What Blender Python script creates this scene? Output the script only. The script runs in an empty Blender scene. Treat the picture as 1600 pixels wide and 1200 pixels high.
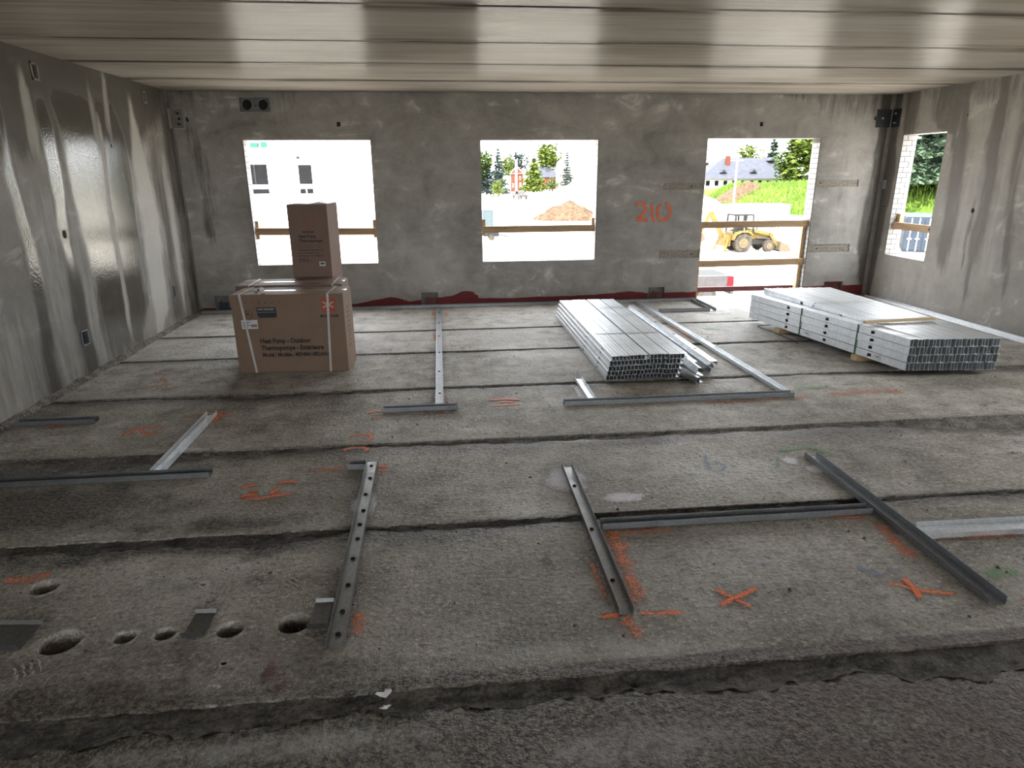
import bpy, bmesh, math, random
import numpy as np
from mathutils import Vector, Matrix, noise as mnoise

random.seed(7)
rng = np.random.default_rng(7)
scene = bpy.context.scene
COL = scene.collection

# ------------------------------------------------------------------ camera
CAM_H = 1.7137
PITCH, YAW, ROLL = 0.3103, 0.1013, -0.0066
F = Vector((math.sin(YAW) * math.cos(PITCH), math.cos(YAW) * math.cos(PITCH), -math.sin(PITCH)))
R0 = Vector((math.cos(YAW), -math.sin(YAW), 0))
U0 = R0.cross(F)
Rv = R0 * math.cos(ROLL) + U0 * math.sin(ROLL)
Uv = -R0 * math.sin(ROLL) + U0 * math.cos(ROLL)
cam_data = bpy.data.cameras.new('camera')
cam_data.sensor_width = 36
cam_data.lens = 1033.03 / 1600 * 36
cam_data.clip_start = 0.05
cam_data.clip_end = 2000
cam = bpy.data.objects.new('camera', cam_data)
COL.objects.link(cam)
m = Matrix((Rv, Uv, -F)).transposed().to_4x4()
m.translation = (0, 0, CAM_H)
cam.matrix_world = m
scene.camera = cam

# ------------------------------------------------------------------ world, sun, exposure
world = bpy.data.worlds.new('world')
scene.world = world
world.use_nodes = True
bg = world.node_tree.nodes['Background']
bg.inputs[0].default_value = (0.93, 0.965, 1.0, 1)
bg.inputs[1].default_value = SKY_STRENGTH = 5.4
sun_data = bpy.data.lights.new('sun', 'SUN')
sun_data.energy = 11.0
sun_data.angle = math.radians(1.0)
sun_data.color = (1.0, 0.95, 0.87)
sun = bpy.data.objects.new('sun', sun_data)
COL.objects.link(sun)
sun.rotation_euler = (math.radians(42), 0, math.radians(-24))   # from behind the building, high
vs = scene.view_settings
scene.display_settings.display_device = 'sRGB'
vs.view_transform = 'Standard'
vs.look = 'None'
vs.gamma = 1
vs.use_curve_mapping = False
vs.exposure = 0.98
scene.cycles.max_bounces = 8
scene.cycles.diffuse_bounces = 6
scene.cycles.glossy_bounces = 4
scene.cycles.transparent_max_bounces = 24
scene.cycles.sample_clamp_indirect = 12
scene.cycles.caustics_reflective = False

# ------------------------------------------------------------------ room numbers (metres)
XL, XR, YB, YF, ZC = -3.170, 6.016, 8.887, -2.6, 2.65
TW = 0.20          # wall thickness

def portal(name, loc, rot, sx, sy):
    l = bpy.data.lights.new(name, 'AREA'); l.shape = 'RECTANGLE'; l.size = sx; l.size_y = sy
    l.cycles.is_portal = True
    o = bpy.data.objects.new(name, l); COL.objects.link(o); o.location = loc; o.rotation_euler = rot
    o['kind'] = 'helper'
    return o

# ------------------------------------------------------------------ node helpers
class NT:
    def __init__(s, name):
        s.mat = bpy.data.materials.new(name); s.mat.use_nodes = True
        s.t = s.mat.node_tree; s.b = s.t.nodes['Principled BSDF']; s.out = s.t.nodes['Material Output']
        s._pos = None
    def node(s, typ, **kw):
        n = s.t.nodes.new(typ)
        for k, v in kw.items(): setattr(n, k, v)
        return n
    def link(s, a, b): s.t.links.new(a, b)
    def set(s, sock, v):
        if hasattr(v, 'is_output') or isinstance(v, bpy.types.NodeSocket): s.link(v, sock)
        else: sock.default_value = v
    @property
    def pos(s):
        if s._pos is None: s._pos = s.node('ShaderNodeTexCoord').outputs['Object']
        return s._pos
    def geo(s): return s.node('ShaderNodeNewGeometry').outputs['Position']
    def mapv(s, scale=(1, 1, 1), loc=(0, 0, 0), rot=(0, 0, 0), vec=None):
        n = s.node('ShaderNodeMapping'); s.link(vec or s.pos, n.inputs[0])
        n.inputs['Scale'].default_value = scale; n.inputs['Location'].default_value = loc; n.inputs['Rotation'].default_value = rot
        return n.outputs[0]
    def noise(s, scale, detail=4, rough=0.55, vec=None, dist=0.0):
        n = s.node('ShaderNodeTexNoise'); s.link(vec or s.pos, n.inputs['Vector'])
        n.inputs['Scale'].default_value = scale; n.inputs['Detail'].default_value = detail
        n.inputs['Roughness'].default_value = rough; n.inputs['Distortion'].default_value = dist
        return n.outputs['Fac']
    def vor(s, scale, vec=None, feature='F1'):
        n = s.node('ShaderNodeTexVoronoi', feature=feature); s.link(vec or s.pos, n.inputs['Vector']); n.inputs['Scale'].default_value = scale
        return n.outputs['Distance']
    def attr(s, name):
        n = s.node('ShaderNodeAttribute', attribute_name=name); return n.outputs['Fac']
    def math(s, op, a, b=0.0, clamp=False):
        n = s.node('ShaderNodeMath', operation=op); n.use_clamp = clamp
        s.set(n.inputs[0], a); s.set(n.inputs[1], b); return n.outputs[0]
    def mr(s, v, a, b, c=0.0, d=1.0, smooth=True):
        n = s.node('ShaderNodeMapRange'); n.interpolation_type = 'SMOOTHSTEP' if smooth else 'LINEAR'
        s.set(n.inputs['Value'], v)
        for k, x in zip(('From Min', 'From Max', 'To Min', 'To Max'), (a, b, c, d)): n.inputs[k].default_value = x
        return n.outputs[0]
    def mix(s, f, a, b, blend='MIX'):
        n = s.node('ShaderNodeMix', data_type='RGBA', blend_type=blend)
        s.set(n.inputs['Factor'], f)
        for sock, v in ((n.inputs['A'], a), (n.inputs['B'], b)):
            pass
        A = [i for i in n.inputs if i.name == 'A' and i.type == 'RGBA'][0]
        B = [i for i in n.inputs if i.name == 'B' and i.type == 'RGBA'][0]
        for sock, v in ((A, a), (B, b)):
            if isinstance(v, bpy.types.NodeSocket): s.link(v, sock)
            else: sock.default_value = (*v, 1) if len(v) == 3 else v
        return [o for o in n.outputs if o.type == 'RGBA'][0]
    def ramp(s, f, stops):
        n = s.node('ShaderNodeValToRGB'); s.link(f, n.inputs[0]); e = n.color_ramp.elements
        while len(e) < len(stops): e.new(0.5)
        for el, (p, c) in zip(e, stops): el.position = p; el.color = (*c, 1)
        return n.outputs[0]
    def bump(s, h, strength=0.3, dist=0.01, prev=None):
        n = s.node('ShaderNodeBump'); n.inputs['Strength'].default_value = strength; n.inputs['Distance'].default_value = dist
        s.link(h, n.inputs['Height'])
        if prev is not None: s.link(prev, n.inputs['Normal'])
        return n.outputs[0]
    def fin(s, col=None, rough=None, metal=None, normal=None, spec=None):
        if col is not None:
            if not isinstance(col, bpy.types.NodeSocket): col = (*col, 1) if len(col) == 3 else col
            s.set(s.b.inputs['Base Color'], col)
        if rough is not None: s.set(s.b.inputs['Roughness'], rough)
        if metal is not None: s.set(s.b.inputs['Metallic'], metal)
        if normal is not None: s.link(normal, s.b.inputs['Normal'])
        if spec is not None: s.set(s.b.inputs['Specular IOR Level'], spec)
        return s.mat

def simple(name, c1, c2=None, rough=0.6, metal=0.0, scale=6.0, bump=0.0, stretch=(1, 1, 1), bscale=60, spec=None):
    n = NT(name); c2 = c2 or tuple(x * 0.8 for x in c1)
    v = n.mapv(stretch)
    f = n.noise(scale, 5, 0.6, v)
    col = n.mix(n.mr(f, 0.3, 0.7), c1, c2)
    nor = n.bump(n.noise(bscale, 3, 0.6, v), bump, 0.005) if bump else None
    return n.fin(col, rough, metal, nor, spec)

# ------------------------------------------------------------------ materials
def mat_floor():
    n = NT('hollowcore_concrete')
    big = n.noise(0.9, 4, 0.62); mid = n.noise(5.5, 5, 0.68); fine = n.noise(48, 3, 0.7)
    broom = n.noise(1.0, 4, 0.65, n.mapv((34, 7.5, 1)))
    long_ = n.noise(1.0, 3, 0.6, n.mapv((0.7, 9, 1)))
    grain = n.noise(115, 3, 0.75)
    f = n.math('ADD', n.math('MULTIPLY', big, 0.34), n.math('MULTIPLY', mid, 0.28))
    f = n.math('ADD', f, n.math('MULTIPLY', fine, 0.18)); f = n.math('ADD', f, n.math('MULTIPLY', long_, 0.08)); f = n.math('ADD', f, n.math('MULTIPLY', grain, 0.12))
    col = n.ramp(f, [(0.40, (0.11, 0.093, 0.073)), (0.475, (0.295, 0.267, 0.225)), (0.525, (0.42, 0.39, 0.338)), (0.60, (0.66, 0.63, 0.58))])
    col = n.mix(n.math('MULTIPLY', n.mr(broom, 0.52, 0.72, 0.0, 0.55), n.mr(n.noise(1.7, 3, 0.5), 0.45, 0.6)), col, (0.17, 0.16, 0.14))
    # grit spots
    sp = n.noise(17, 2, 0.5); sp2 = n.noise(2.1, 2, 0.5, n.mapv(loc=(3, 1, 0)))
    spots = n.math('MULTIPLY', n.mr(sp, 0.69, 0.74), n.mr(sp2, 0.44, 0.6))
    col = n.mix(n.math('MULTIPLY', spots, 0.75), col, (0.05, 0.043, 0.035))
    blot = n.noise(26, 3, 0.7, n.mapv((1, 1.5, 1)))
    col = n.mix(n.mr(blot, 0.53, 0.64, 0.0, 0.65), col, (0.13, 0.112, 0.09))
    col = n.mix(n.mr(n.noise(34, 2, 0.7, n.mapv((1, 1.4, 1), loc=(5, 2, 0))), 0.56, 0.66, 0.0, 0.6), col, (0.62, 0.60, 0.56))
    dirt = n.attr('dirt')
    dn = n.math('ADD', dirt, n.math('MULTIPLY', n.math('SUBTRACT', mid, 0.5), 1.5))
    dm = n.math('MULTIPLY', n.mr(dn, 0.18, 0.75), n.mr(dirt, 0.0, 0.12))
    col = n.mix(dm, col, n.mix(n.mr(n.math('ADD', n.math('MULTIPLY', fine, 0.6), n.math('MULTIPLY', grain, 0.4)), 0.43, 0.58), (0.024, 0.021, 0.016), (0.17, 0.148, 0.12)))
    brown = n.attr('brown')
    bm_ = n.math('MULTIPLY', brown, n.mr(mid, 0.3, 0.62))
    col = n.mix(bm_, col, n.mix(n.mr(fine, 0.4, 0.6), (0.05, 0.033, 0.027), (0.11, 0.075, 0.062)))
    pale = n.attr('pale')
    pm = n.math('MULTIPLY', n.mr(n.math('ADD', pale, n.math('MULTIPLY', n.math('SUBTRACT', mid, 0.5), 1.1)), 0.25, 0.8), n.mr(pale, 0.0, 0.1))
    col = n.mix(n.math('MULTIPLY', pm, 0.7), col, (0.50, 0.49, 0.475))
    rough = n.mr(dm, 0, 1, 0.62, 0.50); 
    rough = n.math('SUBTRACT', rough, n.math('MULTIPLY', n.mr(big, 0.45, 0.7), 0.12))
    h = n.math('ADD', n.math('MULTIPLY', fine, 0.55), n.math('MULTIPLY', n.noise(130, 3, 0.6), 0.25))
    h = n.math('ADD', h, n.math('MULTIPLY', mid, 0.9))
    h = n.math('ADD', h, n.math('MULTIPLY', broom, 0.25))
    h = n.math('ADD', h, n.math('MULTIPLY', blot, 0.8))
    nor = n.bump(h, 1.0, 0.018)
    return n.fin(col, rough, normal=nor, spec=0.4)

def mat_grout(name='rough_joint_grout', k=1.0):
    n = NT(name)
    a = n.noise(7, 6, 0.7); b = n.noise(60, 5, 0.75)
    col = n.ramp(n.math('ADD', n.math('MULTIPLY', a, 0.5), n.math('MULTIPLY', b, 0.5)),
                 [(0.40, (0.05 * k, 0.043 * k, 0.035 * k)), (0.49, (0.17 * k, 0.15 * k, 0.127 * k)), (0.58, (0.38 * k, 0.335 * k, 0.295 * k))])
    nor = n.bump(n.math('ADD', b, n.math('MULTIPLY', n.noise(22, 4, 0.7), 0.9)), 1.0, 0.03)
    return n.fin(col, 0.75, normal=nor)

def mat_wall(name, base_lo, base_hi, streak=(0.5, 9, 0.35), wetcol=(0.052, 0.046, 0.036), gloss=0.22, sand=0.0):
    n = NT(name)
    big = n.noise(1.1, 4, 0.62); mid = n.noise(4.3, 5, 0.7, dist=0.6); fine = n.noise(70, 3, 0.65)
    trow = n.noise(1.0, 4, 0.6, n.mapv((1.6, 1.6, 3.4), rot=(0.0, 0.35, 0.0)), 1.2)
    f = n.math('ADD', n.math('MULTIPLY', big, 0.36), n.math('MULTIPLY', mid, 0.26))
    f = n.math('ADD', f, n.math('MULTIPLY', trow, 0.26)); f = n.math('ADD', f, n.math('MULTIPLY', fine, 0.14))
    col = n.ramp(f, [(0.38, base_lo), (0.50, tuple((a + b) / 2 for a, b in zip(base_lo, base_hi))), (0.63, base_hi)])
    wisps = n.math('MULTIPLY', n.mr(trow, 0.57, 0.67), n.mr(mid, 0.45, 0.62))
    col = n.mix(n.math('MULTIPLY', wisps, 0.6), col, tuple(min(1, x * 1.55) for x in base_hi))
    edge = n.math('MULTIPLY', n.math('SUBTRACT', n.noise(3.0, 4, 0.7, n.mapv((4.5, 4.5, 0.55))), 0.5), 1.5)
    wet = n.mr(n.math('ADD', n.attr('wet'), edge), 0.12, 0.85)
    wet = n.math('MULTIPLY', wet, n.mr(n.attr('wet'), 0, 0.15))
    pale = n.mr(n.math('ADD', n.attr('pale'), edge), 0.15, 0.9)
    pale = n.math('MULTIPLY', pale, n.mr(n.attr('pale'), 0, 0.15))
    col = n.mix(n.math('MULTIPLY', wet, 0.82), col, wetcol)
    col = n.mix(n.math('MULTIPLY', pale, 0.75), col, (0.42, 0.405, 0.375))
    red = n.mr(n.math('ADD', n.attr('red'), n.math('MULTIPLY', n.math('SUBTRACT', mid, 0.5), 0.35)), 0.35, 0.6)
    col = n.mix(red, col, n.mix(mid, (0.115, 0.018, 0.022), (0.19, 0.04, 0.042)))
    shine = n.attr('shine')
    rough = n.math('SUBTRACT', n.mr(big, 0.3, 0.7, 0.66, 0.52), n.math('MULTIPLY', shine, 0.60 - gloss))
    h = n.math('ADD', n.math('MULTIPLY', mid, 0.6), n.math('MULTIPLY', fine, 0.22 + sand))
    h = n.math('ADD', h, n.math('MULTIPLY', n.noise(30, 4, 0.7), 0.3))
    bn = n.node('ShaderNodeBump'); bn.inputs['Distance'].default_value = 0.008; n.link(h, bn.inputs['Height']); n.link(n.math('MULTIPLY', n.math('SUBTRACT', 1.0, n.math('MULTIPLY', shine, 0.85)), 0.42), bn.inputs['Strength']); nor = bn.outputs[0]
    nor = n.bump(n.math('MULTIPLY', n.math('ADD', n.noise(55, 3, 0.6), n.math('MULTIPLY', fine, 0.4)), shine), 0.35, 0.004, nor)
    return n.fin(col, rough, normal=nor, spec=n.mr(shine, 0, 1, 0.15, 0.55))

def mat_ceiling():
    n = NT('ceiling_plank_concrete')
    lines = n.noise(1.0, 5, 0.65, n.mapv((0.35, 60, 1))); big = n.noise(1.0, 4, 0.6, n.mapv((0.5, 1.6, 1)))
    col = n.ramp(n.math('ADD', n.math('MULTIPLY', lines, 0.5), n.math('MULTIPLY', big, 0.5)),
                 [(0.40, (0.29, 0.257, 0.222)), (0.5, (0.40, 0.364, 0.322)), (0.60, (0.48, 0.447, 0.405))])
    st = n.noise(1.0, 4, 0.6, n.mapv((0.45, 11, 1), loc=(2, 0, 0)))
    seep = n.math('MULTIPLY', n.attr('dirt'), n.mr(st, 0.40, 0.55))
    col = n.mix(seep, col, (0.07, 0.06, 0.052))
    rough = n.math('SUBTRACT', n.mr(big, 0.3, 0.7, 0.27, 0.21), n.math('MULTIPLY', seep, 0.16))
    fine = n.noise(1.0, 4, 0.6, n.mapv((2.2, 95, 1)))
    nor = n.bump(n.math('ADD', n.math('MULTIPLY', fine, 0.8), n.math('MULTIPLY', lines, 0.8)), 0.34, 0.006)
    n.fin(col, rough, normal=nor, spec=0.35)
    df = n.node('ShaderNodeBsdfDiffuse'); n.link(col, df.inputs['Color']); n.link(nor, df.inputs['Normal'])
    mx = n.node('ShaderNodeMixShader'); mx.inputs[0].default_value = 0.30; n.link(df.outputs[0], mx.inputs[1]); n.link(n.b.outputs[0], mx.inputs[2]); n.link(mx.outputs[0], n.out.inputs['Surface'])
    return n.mat

def mat_steel(name='galvanised_steel', c=(0.84, 0.87, 0.90), rough=0.46):
    n = NT(name)
    v = n.vor(55); sm = n.noise(9, 4, 0.6)
    col = n.mix(n.mr(n.math('ADD', n.math('MULTIPLY', v, 0.6), n.math('MULTIPLY', sm, 0.5)), 0.2, 0.75), c, tuple(x * 0.80 for x in c))
    r = n.mr(sm, 0.3, 0.7, rough - 0.06, rough + 0.10)
    return n.fin(col, r, 1.0, n.bump(sm, 0.06, 0.004))

def mat_card(name, c, rough=0.7):
    n = NT(name)
    f = n.noise(3.0, 5, 0.6); g = n.noise(1.0, 3, 0.6, n.mapv((260, 260, 8)))
    col = n.mix(n.mr(f, 0.3, 0.7), c, tuple(x * 0.86 for x in c))
    col = n.mix(n.math('MULTIPLY', n.mr(g, 0.4, 0.7), 0.18), col, tuple(x * 0.65 for x in c))
    return n.fin(col, rough, normal=n.bump(g, 0.08, 0.002))

def mat_wood(name, c1, c2, along=0):
    n = NT(name)
    s = [22, 22, 22]; s[along] = 1.4
    g = n.noise(1.0, 6, 0.65, n.mapv(tuple(s)), 0.8); k = n.vor(2.3, n.mapv((1, 1, 1)))
    col = n.mix(n.mr(g, 0.32, 0.68), c1, c2)
    col = n.mix(n.math('MULTIPLY', n.mr(k, 0.10, 0.02), 0.6), col, tuple(x * 0.45 for x in c2))
    return n.fin(col, 0.68, normal=n.bump(g, 0.15, 0.003))

def mat_paint(name, c, cover=0.55, grain=95):
    """spray paint lying on the concrete: a speckled film, thinner towards the stroke's edge"""
    n = NT(name)
    uv = n.node('ShaderNodeUVMap').outputs[0]
    sep = n.node('ShaderNodeSeparateXYZ'); n.link(uv, sep.inputs[0])
    f = n.math('SUBTRACT', 1.0, n.math('ABSOLUTE', n.math('SUBTRACT', n.math('MULTIPLY', sep.outputs[1], 2.0), 1.0)))
    e = n.math('SUBTRACT', 1.0, n.math('ABSOLUTE', n.math('SUBTRACT', n.math('MULTIPLY', sep.outputs[0], 2.0), 1.0)))
    f = n.math('MULTIPLY', n.mr(f, 0.0, 1.0), n.mr(e, 0.0, 0.34))
    p = n.geo()
    g = n.noise(grain, 3, 0.7, p); g2 = n.noise(13, 4, 0.65, p)
    a = n.math('ADD', n.math('MULTIPLY', f, cover), n.math('ADD', n.math('MULTIPLY', n.math('SUBTRACT', g, 0.5), 2.4), n.math('MULTIPLY', n.math('SUBTRACT', g2, 0.5), 1.3)))
    a = n.math('MULTIPLY', n.mr(a, 0.05, 0.8), n.mr(f, 0.0, 0.5))
    col = n.mix(n.mr(g2, 0.3, 0.7), c, tuple(x * 0.8 for x in c))
    n.fin(col, 0.6)
    n.link(a, n.b.inputs['Alpha'])
    return n.mat

M = {}
M['floor'] = mat_floor(); M['grout'] = mat_grout(); M['grout_wet'] = mat_grout('wet_joint_grout', 0.5); M['ceiling'] = mat_ceiling()
M['wall_back'] = mat_wall('troweled_back_wall', (0.205, 0.196, 0.182), (0.45, 0.436, 0.412), gloss=0.3)
M['wall_left'] = mat_wall('streaked_left_wall', (0.165, 0.153, 0.138), (0.28, 0.266, 0.245), gloss=0.09, sand=0.2)
M['wall_right'] = mat_wall('streaked_right_wall', (0.24, 0.226, 0.205), (0.38, 0.362, 0.335), wetcol=(0.105, 0.096, 0.083), gloss=0.3, sand=0.3)
M['rough_concrete'] = simple('exposed_aggregate', (0.34, 0.31, 0.26), (0.20, 0.18, 0.15), 0.85, 0, 38, 0.9, bscale=70)
M['plain_concrete'] = simple('plain_concrete', (0.24, 0.225, 0.205), (0.16, 0.15, 0.135), 0.75, 0, 5, 0.4)
M['steel'] = mat_steel()
M['steel_shaded'] = mat_steel('shaded_galvanised_steel', (0.38, 0.40, 0.415), 0.44)  # darker copy of the steel; shade of camera-facing track legs put into its colour
M['steel_dark'] = mat_steel('dark_plate_steel', (0.10, 0.11, 0.12), 0.5)
M['steel_wet'] = mat_steel('muddy_galvanised_steel', (0.33, 0.335, 0.335), 0.42)
M['carton'] = mat_card('brown_cardboard', (0.245, 0.163, 0.110))
M['carton_b'] = mat_card('rosy_brown_cardboard', (0.225, 0.15, 0.118))
M['ink'] = simple('black_print', (0.022, 0.018, 0.017), rough=0.6)
M['ink_soft'] = simple('faded_black_print', (0.08, 0.06, 0.05), rough=0.6)
M['logo_red'] = simple('orange_red_print', (0.42, 0.09, 0.05), rough=0.6)
M['logo_pale'] = simple('pale_print', (0.62, 0.46, 0.38), rough=0.6)
M['label_dark'] = simple('dark_green_label', (0.022, 0.034, 0.032), rough=0.35)
M['paper'] = simple('white_paper_label', (0.70, 0.69, 0.70), (0.6, 0.6, 0.62), rough=0.5)
M['strap_white'] = simple('white_plastic_strap', (0.62, 0.60, 0.59), rough=0.35)
M['strap_green'] = simple('green_plastic_strap', (0.03, 0.16, 0.085), rough=0.35)
M['tape'] = simple('clear_packing_tape', (0.52, 0.42, 0.33), rough=0.16)
M['wood'] = mat_wood('pine_lumber', (0.50, 0.34, 0.20), (0.36, 0.225, 0.12), 0)
M['wood_v'] = mat_wood('pine_lumber_upright', (0.50, 0.34, 0.20), (0.36, 0.225, 0.12), 2)
M['wood_y'] = mat_wood('pine_lumber_deep', (0.50, 0.34, 0.20), (0.36, 0.225, 0.12), 1)
M['wood_pale'] = mat_wood('pale_pine_lumber', (0.62, 0.47, 0.27), (0.50, 0.36, 0.19), 0)
M['redboard'] = simple('red_painted_board', (0.17, 0.045, 0.048), (0.12, 0.03, 0.034), 0.6, 0, 9, 0.2)
M['brick'] = simple('white_brick', (0.36, 0.353, 0.342), (0.30, 0.294, 0.287), 0.8, 0, 12, 0.4)
M['mortar'] = simple('brick_mortar', (0.09, 0.087, 0.084), rough=0.9)
M['black'] = simple('black_void', (0.012, 0.012, 0.012), rough=0.8)
M['pvc'] = simple('grey_plastic_collar', (0.22, 0.225, 0.235), rough=0.4)
M['orange'] = mat_paint('orange_spray', (0.92, 0.22, 0.07), 0.80)
M['orange_faint'] = mat_paint('thin_orange_spray', (0.85, 0.24, 0.095), 0.45)
M['orange_wall'] = mat_paint('orange_wall_spray', (0.85, 0.16, 0.055), 1.9, 60)
M['green'] = mat_paint('green_spray', (0.17, 0.42, 0.15), 0.42)
M['blue'] = mat_paint('blue_spray', (0.20, 0.29, 0.46), 0.5)
M['white_p'] = mat_paint('white_spray', (0.74, 0.73, 0.76), 1.1, 120)
M['red_stain'] = mat_paint('dark_red_stain', (0.19, 0.075, 0.06), 0.4)
M['print_mud'] = mat_paint('boot_print_mud', (0.44, 0.39, 0.32), 0.75)

# ------------------------------------------------------------------ mesh helpers
def mesh_obj(name, verts, faces, mat=None, parent=None, smooth=False):
    me = bpy.data.meshes.new(name); me.from_pydata([tuple(v) for v in verts], [], faces); me.update()
    o = bpy.data.objects.new(name, me); COL.objects.link(o)
    if mat is not None: me.materials.append(M[mat] if isinstance(mat, str) else mat)
    if parent is not None: o.parent = parent
    if smooth: me.polygons.foreach_set('use_smooth', [True] * len(me.polygons))
    return o

def set_attr(o, name, vals):
    a = o.data.attributes.new(name, 'FLOAT', 'POINT'); a.data.foreach_set('value', np.asarray(vals, dtype=np.float32))

def tag(o, label=None, cat=None, group=None, kind=None):
    if label: o['label'] = label
    if cat: o['category'] = cat
    if group: o['group'] = group
    if kind: o['kind'] = kind
    return o

def empty(name, loc=(0, 0, 0), rz=0.0, parent=None):
    o = bpy.data.objects.new(name, None); COL.objects.link(o); o.location = loc; o.rotation_euler = (0, 0, rz)
    o.empty_display_size = 0.1
    if parent is not None: o.parent = parent
    return o

class MB:
    """collects boxes, tubes and prisms into one mesh"""
    def __init__(s): s.v = []; s.f = []
    def add(s, vs, fs):
        b = len(s.v); s.v += [tuple(v) for v in vs]; s.f += [tuple(i + b for i in f) for f in fs]; return s
    def box(s, x0, x1, y0, y1, z0, z1):
        return s.add([(x0, y0, z0), (x1, y0, z0), (x1, y1, z0), (x0, y1, z0), (x0, y0, z1), (x1, y0, z1), (x1, y1, z1), (x0, y1, z1)],
                     [(0, 3, 2, 1), (4, 5, 6, 7), (0, 1, 5, 4), (1, 2, 6, 5), (2, 3, 7, 6), (3, 0, 4, 7)])
    def obox(s, c, ax, ay, az, hx, hy, hz):
        c = Vector(c); ax = Vector(ax).normalized() * hx; ay = Vector(ay).normalized() * hy; az = Vector(az).normalized() * hz
        P = [c + a * ax + b * ay + d * az for d in (-1, 1) for a, b in ((-1, -1), (1, -1), (1, 1), (-1, 1))]
        return s.add(P, [(0, 3, 2, 1), (4, 5, 6, 7), (0, 1, 5, 4), (1, 2, 6, 5), (2, 3, 7, 6), (3, 0, 4, 7)])
    def bar(s, a, b, w, h=None, up=(0, 0, 1)):
        a, b = Vector(a), Vector(b); d = b - a; up = Vector(up)
        if abs(d.normalized().dot(up)) > 0.98: up = Vector((1, 0, 0))
        side = d.cross(up).normalized(); u2 = side.cross(d).normalized()
        return s.obox((a + b) / 2, d, side, u2, d.length / 2, w / 2, (h or w) / 2)
    def cyl(s, a, b, r0, r1=None, n=16, cap=True):
        a, b = Vector(a), Vector(b); r1 = r0 if r1 is None else r1; d = (b - a).normalized()
        t = Vector((0, 0, 1)) if abs(d.z) < 0.9 else Vector((1, 0, 0)); u = d.cross(t).normalized(); w = d.cross(u)
        vs = []
        for c, r in ((a, r0), (b, r1)):
            vs += [c + (u * math.cos(2 * math.pi * i / n) + w * math.sin(2 * math.pi * i / n)) * r for i in range(n)]
        fs = [(i, (i + 1) % n, n + (i + 1) % n, n + i) for i in range(n)]
        if cap: fs += [tuple(range(n - 1, -1, -1)), tuple(range(n, 2 * n))]
        return s.add(vs, fs)
    def prism(s, pts, y0, y1):
        """polygon in XZ extruded along Y"""
        n = len(pts); vs = [(x, y0, z) for x, z in pts] + [(x, y1, z) for x, z in pts]
        return s.add(vs, [tuple(range(n)), tuple(range(2 * n - 1, n - 1, -1))] + [(i, n + i, n + (i + 1) % n, (i + 1) % n) for i in range(n)])
    def tri_count(s): return sum(len(f) - 2 for f in s.f)
    def build(s, name, mat=None, parent=None, smooth=False, bevel=0.0):
        o = mesh_obj(name, s.v, s.f, mat, parent, smooth)
        bm = bmesh.new(); bm.from_mesh(o.data)
        bmesh.ops.recalc_face_normals(bm, faces=bm.faces[:])
        if bevel: bmesh.ops.bevel(bm, geom=bm.edges[:], offset=bevel, segments=2, affect='EDGES', profile=0.6)
        bm.to_mesh(o.data); bm.free()
        return o

def fbm(x, y, z=0.0, o=4, s=1.0):
    return mnoise.fractal(Vector((x * s, y * s, z)), 1.0, 2.0, o)

def text_mesh(body, size, mat, parent, loc, rot, align='LEFT', bold=0.0, sx=1.0, name='printed_text'):
    cu = bpy.data.curves.new(name, 'FONT'); cu.body = body; cu.size = size; cu.align_x = align; cu.offset = bold; cu.extrude = 0.0004
    cu.resolution_u = 2
    t = bpy.data.objects.new('tmp', cu); COL.objects.link(t)
    dg = bpy.context.evaluated_depsgraph_get(); me = bpy.data.meshes.new_from_object(t.evaluated_get(dg))
    bpy.data.objects.remove(t); bpy.data.curves.remove(cu)
    me.name = name; me.materials.clear(); me.materials.append(M[mat])
    o = bpy.data.objects.new(name, me); COL.objects.link(o); o.parent = parent; o.location = loc; o.rotation_euler = rot; o.scale = (sx, 1, 1)
    return o

# ------------------------------------------------------------------ walls: a fine grid with openings and recesses cut in
def lines(a, b, step, extra):
    n = max(1, int(round((b - a) / step))); L = [a + (b - a) * i / n for i in range(n + 1)]
    E = sorted(set(round(e, 5) for e in extra if a <= e <= b))
    L = [x for x in L if all(abs(x - e) > step * 0.3 for e in E)] + E
    L = sorted(set([round(a, 5), round(b, 5)] + [round(x, 5) for x in L]))
    return L

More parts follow.
